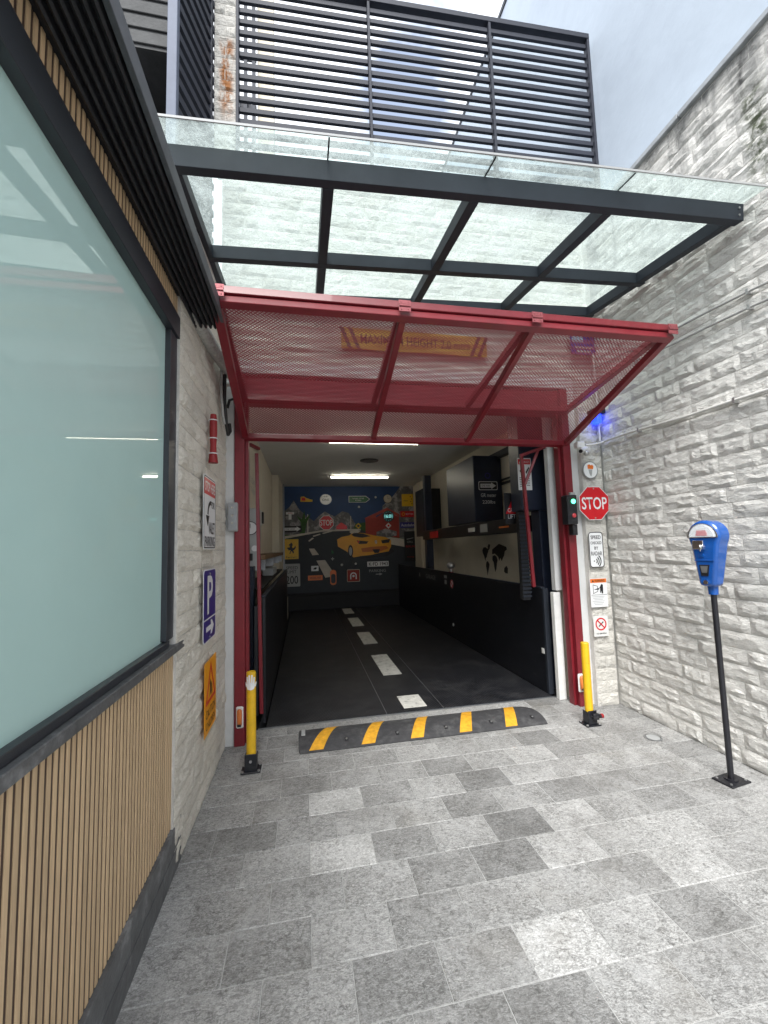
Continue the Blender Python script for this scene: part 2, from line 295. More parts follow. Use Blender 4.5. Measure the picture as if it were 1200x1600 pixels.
# ------------------------------------------------------------------ mesh helpers
class MB:
    def __init__(s): s.v = []; s.f = []; s.smooth = False
    def add(s, vs, fs):
        n = len(s.v); s.v += [tuple(v) for v in vs]; s.f += [tuple(i + n for i in f) for f in fs]; return s
    def box(s, x0, x1, y0, y1, z0, z1, c=0.):
        if c <= 0:
            vs = [(x, y, z) for z in (z0, z1) for y in (y0, y1) for x in (x0, x1)]
            return s.add(vs, [(0, 2, 3, 1), (4, 5, 7, 6), (0, 1, 5, 4), (2, 6, 7, 3), (0, 4, 6, 2), (1, 3, 7, 5)])
        bm = bmesh.new(); bmesh.ops.create_cube(bm, size=1)
        for v in bm.verts: v.co = Vector(((x0 + x1) / 2 + v.co.x * (x1 - x0), (y0 + y1) / 2 + v.co.y * (y1 - y0), (z0 + z1) / 2 + v.co.z * (z1 - z0)))
        bmesh.ops.bevel(bm, geom=list(bm.edges), offset=c, segments=1, affect='EDGES')
        return s.bm(bm)
    def bm(s, bm):
        bm.verts.index_update(); s.add([v.co.copy() for v in bm.verts], [[v.index for v in f.verts] for f in bm.faces]); bm.free(); return s
    def xf(s, M, start=0):
        s.v[start:] = [tuple(M @ Vector(v)) for v in s.v[start:]]; return s
    def beam(s, p, q, wd, ht, up=(0, 0, 1), c=0.):
        """box from p to q; wd across, ht along up; p-q is the centre line"""
        p, q, up = Vector(p), Vector(q), Vector(up); d = (q - p); ln = d.length; d.normalize()
        side = d.cross(up).normalized(); u2 = side.cross(d).normalized(); k = len(s.v)
        s.box(-wd / 2, wd / 2, 0, ln, -ht / 2, ht / 2, c)
        M = Matrix((( side.x, d.x, u2.x, p.x), (side.y, d.y, u2.y, p.y), (side.z, d.z, u2.z, p.z), (0, 0, 0, 1)))
        return s.xf(M, k)
    def cyl(s, p, q, r, r2=None, n=16, caps=True):
        p, q = Vector(p), Vector(q); r2 = r if r2 is None else r2; d = (q - p).normalized()
        a = d.orthogonal().normalized(); b = d.cross(a)
        vs = []
        for c, rr in ((p, r), (q, r2)):
            for i in range(n): t = 2 * math.pi * i / n; vs.append(c + a * math.cos(t) * rr + b * math.sin(t) * rr)
        fs = [(i, (i + 1) % n, n + (i + 1) % n, n + i) for i in range(n)]
        if caps: fs += [tuple(reversed(range(n))), tuple(range(n, 2 * n))]
        return s.add(vs, fs)
    def tube(s, path, r, n=8):
        path = [Vector(p) for p in path]; k0 = len(s.v); prev = None; vs = []; fs = []
        for i, p in enumerate(path):
            d = ((path[min(i + 1, len(path) - 1)] - path[max(i - 1, 0)])).normalized()
            a = d.orthogonal().normalized() if prev is None else (prev - d * prev.dot(d)).normalized()
            prev = a; b = d.cross(a); rr = r(i) if callable(r) else r
            for j in range(n): t = 2 * math.pi * j / n; vs.append(p + (a * math.cos(t) + b * math.sin(t)) * rr)
        for i in range(len(path) - 1):
            for j in range(n): fs.append((i * n + j, i * n + (j + 1) % n, (i + 1) * n + (j + 1) % n, (i + 1) * n + j))
        fs += [tuple(reversed(range(n))), tuple(range((len(path) - 1) * n, len(path) * n))]
        return s.add(vs, fs)
    def sphere(s, c, r, n=16, m_=10, sx=1, sy=1, sz=1, z0=-1.):
        vs = []; fs = []
        for i in range(m_ + 1):
            ph = math.pi * i / m_
            for j in range(n):
                t = 2 * math.pi * j / n; z = max(math.cos(ph), z0); vs.append((c[0] + r * sx * math.sin(ph) * math.cos(t), c[1] + r * sy * math.sin(ph) * math.sin(t), c[2] + r * sz * z))
        for i in range(m_):
            for j in range(n): fs.append((i * n + j, (i + 1) * n + j, (i + 1) * n + (j + 1) % n, i * n + (j + 1) % n))
        return s.add(vs, fs)
    def poly(s, pts, d, t=.0012):
        """flat shape in the local sign plane: pts = (right, up); d = height above plate; slab thickness t"""
        n = len(pts); a = sum(pts[i][0] * pts[(i + 1) % n][1] - pts[(i + 1) % n][0] * pts[i][1] for i in range(n))
        if a < 0: pts = pts[::-1]
        vs = [(x, y, d) for x, y in pts] + [(x, y, d - t) for x, y in pts]
        return s.add(vs, [tuple(range(n)), tuple(range(2 * n - 1, n - 1, -1))] + [((i + 1) % n, i, n + i, n + (i + 1) % n) for i in range(n)])
    def mesh(s, name):
        me = bpy.data.meshes.new(name); me.from_pydata(s.v, [], s.f); me.validate(); me.update(); return me

BASE = {}
def tag(o, label=None, cat=None, group=None, kind=None):
    if label: o['label'] = label
    if cat: o['category'] = cat
    if group: o['group'] = group
    if kind: o['kind'] = kind
    return o
def thing(name, label, cat, loc=(0, 0, 0), group=None, M=None):
    o = bpy.data.objects.new(name, None); o.empty_display_size = .1; col.objects.link(o)
    if M is not None: o.matrix_world = M; BASE[o.name] = None
    else: o.location = loc; BASE[o.name] = Vector(loc)
    return tag(o, label, cat, group)
def part(name, mb, mt, parent=None, smooth=False, kind=None, label=None, bevel=0., local=False):
    me = mb.mesh(name) if isinstance(mb, MB) else mb
    if mt and not me.materials: me.materials.append(MATS[mt])
    if smooth: me.polygons.foreach_set('use_smooth', [True] * len(me.polygons))
    o = bpy.data.objects.new(name, me); col.objects.link(o)
    if parent:
        o.parent = parent
        b = BASE.get(parent.name)
        if b is not None and not local: o.matrix_parent_inverse = Matrix.Translation(-b)
    if smooth:
        try:
            me.set_sharp_from_angle(angle=R(38))
        except Exception: pass
    if bevel:
        md = o.modifiers.new('edge', 'BEVEL'); md.width = bevel; md.segments = 2; md.limit_method = 'ANGLE'; md.angle_limit = R(40)
    if kind: o['kind'] = kind
    if label: o['label'] = label
    return o
def copy_tree(o, parent=None):
    c = o.copy(); col.objects.link(c)
    if parent: c.parent = parent
    else: BASE[c.name] = BASE.get(o.name)
    for ch in list(o.children): copy_tree(ch, c)
    return c
def frame(origin, right, up=(0, 0, 1)):
    """local x = right, y = up, z = out of the surface"""
    r = Vector(right).normalized(); u = Vector(up).normalized(); n = r.cross(u).normalized(); u = n.cross(r); o = Vector(origin)
    return Matrix(((r.x, u.x, n.x, o.x), (r.y, u.y, n.y, o.y), (r.z, u.z, n.z, o.z), (0, 0, 0, 1)))
FRONT, LEFTW, RIGHTW = (1, 0, 0), (0, 1, 0), (0, -1, 0)

def rrect(wd, ht, r=.01, n=4, cx_=0., cy_=0.):
    pts = []
    for sx_, sy_, a0 in ((1, 1, 0), (-1, 1, 90), (-1, -1, 180), (1, -1, 270)):
        for i in range(n + 1):
            a = R(a0 + 90 * i / n); pts.append((cx_ + sx_ * (wd / 2 - r) + r * math.cos(a), cy_ + sy_ * (ht / 2 - r) + r * math.sin(a)))
    return pts
def ngon(n, r, cx_=0., cy_=0., a0=0., sy_=1.):
    return [(cx_ + r * math.cos(a0 + 2 * math.pi * i / n), cy_ + sy_ * r * math.sin(a0 + 2 * math.pi * i / n)) for i in range(n)]
def ring(r0, r1, d, n=28, a0=0., a1=2 * math.pi, cx_=0., cy_=0., mb=None):
    mb = mb or MB(); full = abs(a1 - a0 - 2 * math.pi) < 1e-6
    for i in range(n):
        a, b = a0 + (a1 - a0) * i / n, a0 + (a1 - a0) * (i + 1) / n
        mb.poly([(cx_ + r0 * math.cos(a), cy_ + r0 * math.sin(a)), (cx_ + r1 * math.cos(a), cy_ + r1 * math.sin(a)), (cx_ + r1 * math.cos(b), cy_ + r1 * math.sin(b)), (cx_ + r0 * math.cos(b), cy_ + r0 * math.sin(b))], d, .0008)
    return mb
def outline(pts_out, pts_in, d):
    mb = MB(); n = len(pts_out)
    for i in range(n): j = (i + 1) % n; mb.poly([pts_out[i], pts_out[j], pts_in[j], pts_in[i]], d, .0008)
    return mb
def text(s, parent, x, y, h, width, mt, d=.003, ex=.0006, bold=0., name='lettering', rot=0.):
    cu = bpy.data.curves.new('t', 'FONT'); cu.body = s; cu.size = 1; cu.extrude = 0; cu.offset = bold; cu.resolution_u = 3
    cu.align_x = 'CENTER'; ob = bpy.data.objects.new('t', cu); col.objects.link(ob)
    dg = bpy.context.evaluated_depsgraph_get(); me = bpy.data.meshes.new_from_object(ob.evaluated_get(dg)); bpy.data.objects.remove(ob)
    xs = [v.co.x for v in me.vertices]; ys = [v.co.y for v in me.vertices]
    x0, x1, y0, y1 = min(xs), max(xs), min(ys), max(ys)
    for v in me.vertices:
        px, py = (v.co.x - (x0 + x1) / 2) / (x1 - x0) * width, (v.co.y - (y0 + y1) / 2) / (y1 - y0) * h
        v.co = (x + px * math.cos(rot) - py * math.sin(rot), y + px * math.sin(rot) + py * math.cos(rot), d)
    me.name = name
    return part(name, me, mt, parent, local=True)
def sign(name, label, M, plate_pts, plate_mat_, cat='sign', t=.003, group=None):
    o = thing(name, label, cat, M=M, group=group)
    part('plate', MB().poly(plate_pts, t, t), plate_mat_, o, local=True); return o
def P2(o, name, pts, mt, d=.004): return part(name, MB().poly(pts, d, .0008), mt, o, local=True)

# ------------------------------------------------------------------ split-face stone
def stone_variant(nx, nz, seed):
    rnd = random.Random(seed); vs = []; fs = []
    off = Vector((seed * 3.7, seed * 1.3, 0)); bulge = rnd.uniform(.004, .013); tilt = rnd.uniform(-.005, .005); tz = rnd.uniform(-.005, .003)
    for j in range(nz + 1):
        for i in range(nx + 1):
            u, v = i / nx, j / nz
            e = min(1, min(u, 1 - u) * 7) * min(1, min(v, 1 - v) * 4.2)
            h = bulge * .85 + tilt * (u - .5) * 2 + tz * (v - .5) * 2 + .008 * mnoise.noise(off + Vector((u * 3.2, v * 2.4, 0))) + .007 * mnoise.noise(off + Vector((u * 9, v * 5, 5)))
            jx = 0 if i in (0, nx) else rnd.uniform(-.25, .25) / nx; jz = 0 if j in (0, nz) else rnd.uniform(-.28, .28) / nz
            ex = rnd.uniform(-.008, .008) if i in (0, nx) else 0; ez = rnd.uniform(-.03, .03) if j in (0, nz) else 0
            vs.append((u - .5 + jx + ex, -(.003 + max(0, h) * e), v - .5 + jz + ez))
    idx = lambda i, j: j * (nx + 1) + i
    for j in range(nz):
        for i in range(nx):
            a, b, c, d = idx(i, j), idx(i + 1, j), idx(i + 1, j + 1), idx(i, j + 1)
            fs += [(a, b, c), (a, c, d)] if rnd.random() < .5 else [(a, b, d), (b, c, d)]
    rim = [idx(i, 0) for i in range(nx + 1)] + [idx(nx, j) for j in range(1, nz + 1)] + [idx(i, nz) for i in range(nx - 1, -1, -1)] + [idx(0, j) for j in range(nz - 1, 0, -1)]
    n0 = len(vs)
    for r_ in rim: x, y, z = vs[r_]; vs.append((x, .012, z))
    for k in range(len(rim)): k2 = (k + 1) % len(rim); fs.append((rim[k2], rim[k], n0 + k, n0 + k2))
    return vs, fs
SV = [stone_variant(7, 4, s) for s in range(28)]
SM = {}
def stone_mesh(k, mt):
    if (k, mt) not in SM:
        me = bpy.data.meshes.new('stone'); me.from_pydata(*[list(SV[k][0]), [], list(SV[k][1])]); me.update(); me.materials.append(MATS[mt]); SM[(k, mt)] = me
    return SM[(k, mt)]
def stone_rows(parent, O, U, length, z0, z1, mt, seed, course=.108, single=lambda s, z: True, lens=(.20, .36)):
    """courses of split-face stones on the plane through O along U (right as seen), each stone an object of its own"""
    rnd = random.Random(seed); U = Vector(U).normalized(); Nn = U.cross(Vector((0, 0, 1))); O = Vector(O); far = MB(); nrow = max(1, round((z1 - z0) / course)); ch = (z1 - z0) / nrow; cnt = 0
    for r_ in range(nrow):
        zc = z0 + (r_ + .5) * ch; s = 0.; first = True
        while s < length - 1e-4:
            ln = rnd.uniform(*lens)
            if first and r_ % 2: ln *= .5
            first = False
            if length - s - ln < .09: ln = length - s
            c = O + U * (s + ln / 2); k = rnd.randrange(len(SV)); gap = .005
            fl = -1 if rnd.random() < .5 else 1
            A = Matrix((((U.x * (ln - gap)) , -Nn.x, 0, c.x), (U.y * (ln - gap), -Nn.y, 0, c.y), (0, 0, (ch - gap), zc), (0, 0, 0, 1)))
            if single(s + ln / 2, zc) and cnt < 298:
                o = bpy.data.objects.new('stone', stone_mesh(k, mt)); col.objects.link(o); o.parent = parent; b = BASE[parent.name]
                o.matrix_basis = Matrix.Translation(-b) @ A; cnt += 1
            else: far.add([A @ Vector(v) for v in SV[k][0]], SV[k][1])
            s += ln
    if far.v: part('stonework', far, mt, parent, kind='stuff')

XL, XR, YF = -.62, 2.835, 3.50

# ------------------------------------------------------------------ ground, pavement
g = part('ground', MB().add([(-400, -400, -.06), (400, -400, -.06), (400, 3.66, -.06), (-400, 3.66, -.06)], [(0, 1, 2, 3)]), 'asphalt', kind='structure')
g2 = part('ground', MB().add([(-400, 11.2, -.06), (400, 11.2, -.06), (400, 400, -.06), (-400, 400, -.06)], [(0, 1, 2, 3)]), 'asphalt', kind='structure')
pv = part('pavement', MB().box(-.66, 2.86, -2.6, 3.735, -.055, -.0028), 'grout', kind='structure')
BASE[pv.name] = Vector((0, 0, 0))
tile_me = {}
def tile_mesh(key, wd, ht):
    if key not in tile_me:
        rnd = random.Random(hash(key) % 1000); c = .0022; t = .012; vs = []
        z = 0.0
        vs = [(-wd / 2, -ht / 2, -t), (wd / 2, -ht / 2, -t), (wd / 2, ht / 2, -t), (-wd / 2, ht / 2, -t),
              (-wd / 2, -ht / 2, -c), (wd / 2, -ht / 2, -c), (wd / 2, ht / 2, -c), (-wd / 2, ht / 2, -c),
              (-wd / 2 + c, -ht / 2 + c, z), (wd / 2 - c, -ht / 2 + c, z), (wd / 2 - c, ht / 2 - c, z), (-wd / 2 + c, ht / 2 - c, z)]
        fs = [(8, 9, 10, 11)] + [(4 + i, 4 + (i + 1) % 4, 8 + (i + 1) % 4, 8 + i) for i in range(4)] + [(i, (i + 1) % 4, 4 + (i + 1) % 4, 4 + i) for i in range(4)]
        me = bpy.data.meshes.new('paving_tile'); me.from_pydata(vs, [], fs); me.materials.append(MATS['slate_paving']); tile_me[key] = me
    return tile_me[key]
RP, TP, J = .2150, .3140, .0028
rnd = random.Random(5); far = MB(); k = 0
y = 1.4200 - RP * 18; row = 0
while y < 3.73:
    y1 = min(y + RP, 3.735); off = .009 if row % 2 else .152   # half bond
    x = -.66
    xs = [-.66]; q = off - TP * 4
    while q < 2.86:
        if q > -.64 and q < 2.84: xs.append(q)
        q += TP
    xs.append(2.86)
    for a, b in zip(xs, xs[1:]):
        if b - a < .03: continue
        wd, ht = b - a - J, y1 - y - J; 
        o = bpy.data.objects.new('paving_tile', tile_mesh((round(wd, 3), round(ht, 3)), wd, ht)); col.objects.link(o); o.parent = pv
        mx_, my_ = (a + b) / 2, (y + y1) / 2; tone = rnd.choice((.82, .9, .94, .98, 1, 1, 1.04, 1.08, 1.14)) * rnd.uniform(.95, 1.05)
        for tx, ty, tv in ((1.1, 2.17, .62), (.95, 1.95, .70), (.92, 1.53, 1.45), (.17, 2.61, 1.4), (.17, 2.17, 1.5), (1.13, 2.62, .66), (1.6, 3.05, .68), (2.35, 2.4, 1.42), (1.25, 1.95, 1.2), (1.72, 1.53, .78), (.4, 1.95, 1.12), (2.05, 2.17, .8), (.05, 1.74, 1.1), (1.7, 2.4, .74)):
            if abs(mx_ - tx) < .157 and abs(my_ - ty) < .108: tone = tv
        o.color = (tone, tone, tone, 1); o.location = (mx_, my_, rnd.uniform(-.0009, .0006)); o.rotation_euler = (rnd.uniform(-.003, .003), rnd.uniform(-.003, .003), 0)
    y = y1; row += 1
d = thing('drain_cover', 'small round grey drain cover set in the paving near the right stone wall', 'drain cover', (2.574, 2.805, .001))
part('cover', MB().cyl((0, 0, -.004), (0, 0, .005), .046, n=28), 'plastic_grey', d, local=True, bevel=.001)
part('ring', MB().add(*(lambda n: ([(r_ * math.cos(2 * math.pi * i / n), r_ * math.sin(2 * math.pi * i / n), z) for r_, z in ((.05, .0045), (.062, .003)) for i in range(n)], [(i, n + i, n + (i + 1) % n, (i + 1) % n) for i in range(n)]))(28)), 'steel_grey', d, local=True)

# ------------------------------------------------------------------ right boundary wall
rw = thing('boundary_wall', 'tall white painted split-face stone wall along the right side of the courtyard', 'wall', (XR, 1, 0))
part('mortar_backing', MB().box(XR, 3.0, -2.6, 3.62, 0, 4.655), 'mortar', rw)
stone_rows(rw, (XR, 3.43, 0), RIGHTW, 6.03, .0, 4.65, 'stone_right', 3, single=lambda s, z: s < 1.95)
for ya, yb in ((-2.6, -.4), (-.4, 1.3), (1.3, 2.35), (2.35, 3.6)):
    part('coping', MB().box(XR - .035, 3.03, ya + .003, yb - .003, 4.658, 4.70, .004), 'coping_grey', rw)
# white building behind it
wb = thing('white_building', 'tall plain white rendered gable wall rising above the right stone wall', 'building', (4, 3, 0))
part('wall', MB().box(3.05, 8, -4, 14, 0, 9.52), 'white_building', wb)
part('roof_edge', MB().box(3.035, 8, -4, 14.02, 9.525, 9.6), 'charcoal_beam', wb)

# ------------------------------------------------------------------ garage building
gb = thing('garage_building', 'white stone faced building with the open garage doorway in the middle', 'building', (1.1, 3.6, 0))
part('front_backing', MB().box(-.66, 3.0, YF + .0, 3.62, 3.08, 4.86).box(2.60, 2.799, 3.43, 3.62, 0, 3.079), 'mortar', gb)
stone_rows(gb, (-.65, YF, 0), FRONT, 3.45, 3.09, 4.84, 'stone_front', 11, single=lambda s, z: True)
stone_rows(gb, (2.602, 3.43, 0), FRONT, .215, 0.0, 3.08, 'stone_front', 23, course=.112, lens=(.21, .22))
part('parapet_coping', MB().box(-.66, 3.02, YF - .03, 3.7, 4.862, 4.90, .004), 'coping_grey', gb)
part('door_jamb', MB().box(-.66, -.552, 3.475, 3.62, 0, 3.08, .004), 'white_render', gb)
part('door_jamb', MB().box(2.522, 2.601, 3.478, 3.62, 0, 3.08, .004), 'white_render', gb)
part('lintel_ledge', MB().box(-.551, 2.521, 3.46, 3.62, 2.975, 3.085, .004), 'white_render', gb)
part('side_wall', MB().box(-.74, -.661, 3.5, 9.0, -.3, 3.1), 'cream_wall', gb)
part('side_wall', MB().box(2.90, 3.02, 3.63, 10.9, -.3, 3.1), 'cream_wall', gb)
part('return_wall', MB().box(2.50, 2.899, 3.63, 3.80, -.3, 3.1), 'cream_wall', gb)
part('pillar', MB().box(-.74, -.52, 9.0, 10.62, -.3, 3.1, .006), 'cream_wall', gb)
part('pillar', MB().box(2.86, 2.899, 9.9, 10.2, .35, 3.1), 'cream_wall', gb)
part('back_wall', MB().box(-.74, 3.02, 10.66, 10.9, -.3, 3.1), 'black_matte', gb)
part('ceiling', MB().box(-.74, 3.02, 3.621, 10.9, 3.101, 3.25), 'ceiling_white', gb)
part('roof_slab', MB().box(-.74, 3.02, 3.71, 11, 3.3, 4.0), 'concrete_dark', gb)
part('pit_floor', MB().box(-.74, 3.02, 3.74, 10.9, -.4, -.3), 'black_matte', gb)
part('threshold_strip', MB().box(-.40, 2.40, 3.737, 3.752, -.06, .004), 'steel_grey', gb)
part('door_return', MB().box(2.385, 2.455, 3.64, 3.70, 1.03, 3.08), 'white_render', gb)

# ------------------------------------------------------------------ left stone wall + shop
lw = thing('side_stone_wall', 'short cream split-face stone wall carrying the three signs beside the shop window', 'wall', (XL, 2.9, 0))
part('mortar_backing', MB().box(-.80, XL, 2.20, 3.474, 0, 3.50), 'mortar', lw)
stone_rows(lw, (XL, 2.21, 0), LEFTW, 1.26, .0, 3.45, 'stone_left', 31, single=lambda s, z: True)

sh = thing('shop_building', 'left shop front with frosted teal window, oak slat cladding and black ribbed soffit', 'building', (-.7, 1, 0))
YE = 2.325; YB = -2.6
part('wall_core', MB().box(-4, -.72, YB, 3.46, 0, 3.36), 'concrete_dark', sh)
cl = part('cladding_backing', MB().box(-.719, XL - .012, YB, YE - .002, .20, 1.018), 'brown_back', sh); BASE[cl.name] = None
sme = MB().box(-.0045, -.0012, -.0082, .0082, .212, 1.018, .0006).mesh('oak_slat'); sme.materials.append(MATS['oak_slat'])
yy = YE - .010
while yy > YB:
    o = bpy.data.objects.new('oak_slat', sme); col.objects.link(o); o.parent = cl; o.location = (XL - .008, yy, 0); yy -= .0282
for ya, yb in [(YE - .002 - .6 * (i + 1), YE - .002 - .6 * i) for i in range(9)]:
    part('skirting_tile', MB().box(-.719, XL + .004, ya + .0015, yb - .0015, .100, .209, .0012), 'slate_dark', sh)
for ya, yb in [(YE - .27 - .6 * (i + 1), YE - .27 - .6 * i) for i in range(-1, 9)]:
    part('skirting_tile', MB().box(-.719, XL + .006, ya + .0015, min(yb, YE - .002) - .0015, .0, .0975, .0012), 'slate_dark', sh)
part('window_sill', MB().box(-.719, XL + .012, YB, YE - .012, 1.020, 1.058, .003), 'slate_dark', sh)
part('window_pane', MB().box(-.70, -.655, YB, 2.13, 1.075, 2.60), 'film_glass', sh)
fr_ = MB().box(-.71, -.628, YB, 2.14, 1.059, 1.086, .002)
part('window_frame', fr_, 'dark_aluminium', sh, label='black lower rail of the window')
part('window_frame', MB().box(-.71, -.630, 2.095, 2.205, 1.091, 2.598, .002), 'dark_aluminium', sh, label='black upright at the far end of the window')
part('window_frame', MB().box(-.71, -.618, YB, 2.205, 2.60, 2.715, .002), 'dark_aluminium', sh, label='black header above the window')
ws = part('wood_strip', MB().box(-.71, XL - .014, YB, 2.33, 2.717, 2.83), 'brown_back', sh); BASE[ws.name] = None
sme2 = MB().box(-.0045, -.0012, -.0082, .0082, 2.720, 2.828, .0006).mesh('oak_slat'); sme2.materials.append(MATS['oak_slat'])
yy = 2.315
while yy > YB:
    o = bpy.data.objects.new('oak_slat', sme2); col.objects.link(o); o.parent = ws; o.location = (XL - .010, yy, 0); yy -= .0282
part('soffit_board', MB().box(-.71, -.455, YB, 2.47, 2.834, 2.85), 'rib_black', sh)
for i in range(6):
    x0 = -.617 + i * .0265
    mb = MB(); pr = [(x0, 2.833), (x0 + .004, 2.815), (x0 + .012, 2.808), (x0 + .018, 2.815), (x0 + .021, 2.833)]
    n = len(pr); mb.add([(a, yv, b) for yv in (YB, 2.47) for a, b in pr], [(j, j + 1, n + j + 1, n + j) for j in range(n - 1)] + [tuple(range(n)), tuple(range(2 * n - 1, n - 1, -1))])
    part('soffit_rib', mb, 'rib_black', sh)
part('fascia', MB().box(-.456, -.438, YB, 2.475, 2.812, 2.885, .002), 'fascia_grey', sh)
part('roof_deck', MB().box(-4, -.458, YB, 2.47, 2.852, 2.884), 'concrete_dark', sh)

# upper storey on the left, seen above the canopy
up = thing('upper_storey', 'grey concrete upper storey with a dark framed window above the canopy at left', 'building', (-1.8, 3.4, 3.4))
part('wall', MB().box(-4, -1.05, 3.36, 4.6, 5.66, 8.0).box(-4, -1.95, 3.36, 4.6, 3.4, 5.659).box(-1.949, -1.05, 3.36, 4.6, 3.4, 3.9), 'concrete_dark', up)
for i in range(9):
    part('board_joint', MB().box(-2.4, -1.05, 3.345, 3.3595, 5.69 + i * .14, 5.80 + i * .14, .004), 'concrete_dark', up)
part('reveal', MB().box(-1.05, -1.02, 3.36, 4.6, 3.4, 5.659).box(-1.949, -1.051, 4.3, 4.6, 3.9, 5.659), 'concrete_dark', up)
wf = part('window_frame', MB().box(-1.94, -1.12, 4.0, 4.08, 5.45, 5.655).box(-1.94, -1.86, 4.0, 4.08, 3.92, 5.449).box(-1.85, -1.13, 4.02, 4.07, 5.15, 5.19), 'dark_aluminium', up); BASE[wf.name] = None
part('window_jamb', MB().box(-1.119, -1.053, 3.90, 4.08, 3.9, 5.655), 'sign_blue', up)
part('window_pane', MB().box(-1.86, -1.12, 4.09, 4.10, 3.92, 5.449), 'dark_glass', wf)
# stone pillar with rust
sp = thing('stone_pillar', 'narrow cream stone pillar with a long rust stain left of the louver screen', 'pillar', (-.63, 3.6, 3.4))
part('mortar_backing', MB().box(-.735, -.545, 3.50, 3.72, 4.91, 7.6), 'mortar', sp)
stone_rows(sp, (-.735, 3.50, 0), FRONT, .19, 4.92, 7.6, 'stone_front', 41, lens=(.19, .20))
# slanted side shutter
ss = thing('side_shutter', 'slanted dark slat shutter between the pale blue post and the stone pillar', 'shutter', (-.9, 2.97, 3.4))
A0, A1 = Vector((-.885, 3.0, 0)), Vector((-.74, 3.50, 0))
part('post', MB().box(-.94, -.872, 2.94, 3.0, 3.56, 8.0, .003), 'bluegrey_post', ss)
for i in range(30):
    z = 4.0 + i * .125
    part('slat', MB().beam(A0 + Vector((0, 0, z)), A1 + Vector((0, 0, z)), .03, .06), 'louver_grey', ss)
part('post', MB().box(-.775, -.738, 3.44, 3.495, 3.6, 8.0), 'louver_grey', ss)
# louver screen
lv = thing('louver_screen', 'large dark grey horizontal louver screen standing on the garage parapet', 'louver screen', (1.2, 3.4, 4.9))
LD = Vector((1, -.042, 0)).normalized(); LO = Vector((-.535, 3.50, 0)); LX = [0, 1.20, 2.42, 3.50]
for b in range(3):
    for i in range(16):
        z = 4.985 + i * .1105; zt = z
        if z > 6.66: continue
        a_, b_ = LO + LD * (LX[b] + .013) + Vector((0, .028, z)), LO + LD * (LX[b + 1] - .013) + Vector((0, .028, z))
        part('slat', MB().beam(a_, b_, .028, .047, c=.002), 'louver_grey', lv)
for x in LX:
    p = LO + LD * x; part('post', MB().box(p.x - .0125, p.x + .0125, p.y - .012, p.y + .05, 4.902, 6.70, .002), 'louver_grey', lv)
part('top_rail', MB().beam(LO + LD * -.012 + Vector((0, .02, 6.73)), LO + LD * 3.512 + Vector((0, .02, 6.73)), .07, .055, c=.002), 'louver_grey', lv)
part('bottom_rail', MB().beam(LO + Vector((0, .02, 4.93)), LO + LD * 3.5 + Vector((0, .02, 4.93)), .04, .05, c=.002), 'louver_grey', lv)
# things behind the louver
fb = thing('rear_pillar_wall', 'cream stone column seen through the left end of the louver screen', 'pillar', (-.5, 6, 4))
part('column', MB().box(-.62, -.38, 6.0, 6.3, 4.0, 11.0), 'far_cream', fb)
rl = thing('rear_trellis', 'dark upright trellis bars seen through the louver screen beside the cream column', 'trellis', (-.8, 6, 4))
for i in range(4): part('bar', MB().box(-1.05 + i * .12, -1.0 + i * .12, 5.9, 5.95, 4.0, 11.0), 'louver_grey', rl)
for i in range(8): part('rail', MB().box(-1.1, -.63, 5.955, 5.98, 5.0 + i * .8, 5.06 + i * .8), 'louver_grey', rl)

# ------------------------------------------------------------------ canopy
ca = thing('entrance_canopy', 'glass canopy on charcoal steel beams above the red gate', 'canopy', (1, 2.7, 3.5))
CP = Vector((2.78, 1.971, 3.513)); CU = Vector((1, -.016, .033)); CV = Vector((0, 1, .113)); CN = CU.cross(CV).normalized()
def cpt(X, Yd, off): return CP + CU * (X - 2.78) + CV * Yd + CN * off     # Yd = distance behind the front edge
def cbeam(x0, y0, x1, y1, wd, ht, off=0.): return MB().beam(cpt(x0, y0, off + ht / 2), cpt(x1, y1, off + ht / 2), wd, ht, up=CN, c=.002)
part('front_beam', cbeam(-.70, .03, 2.79, .03, .06, .105), 'charcoal_beam', ca)
part('cross_beam', cbeam(-.70, .80, 2.79, .80, .06, .085), 'charcoal_beam', ca)
part('rear_beam', cbeam(-.70, 1.40, 2.79, 1.40, .06, .085), 'charcoal_beam', ca)
for x in (-.615, .152, .985, 1.85, 2.735):
    part('rafter', cbeam(x, .062, x, .768, .06, .083), 'charcoal_beam', ca)
    part('rafter', cbeam(x, .832, x, 1.368, .06, .083), 'charcoal_beam', ca)
px_ = [-.655, .15, 1.03, 1.88, 2.80]
for a, b in zip(px_, px_[1:]):
    mb = MB(); t = .010; of = .112
    vs = [cpt(a + .002, -.13, of), cpt(b - .002, -.13, of), cpt(b - .002, 1.46, of), cpt(a + .002, 1.46, of)]
    vs += [v + CN * t for v in vs]
    mb.add(vs, [(0, 3, 2, 1), (4, 5, 6, 7), (0, 1, 5, 4), (1, 2, 6, 5), (2, 3, 7, 6), (3, 0, 4, 7)])
    part('glass_pane', mb, 'canopy_glass', ca)
for x in (.15, 1.03, 1.88): part('sealant_joint', MB().beam(cpt(x, -.13, .108), cpt(x, 1.46, .108), .008, .004, up=CN), 'rib_black', ca)
part('edge_trim', MB().beam(cpt(-.655, -.134, .117), cpt(2.80, -.134, .117), .006, .011, up=CN), 'plastic_grey', ca)
for zz in (.03, .075): part('bolt', MB().cyl(cpt(2.75, -.006, zz), cpt(2.75, .002, zz), .007, n=8), 'steel_grey', ca)

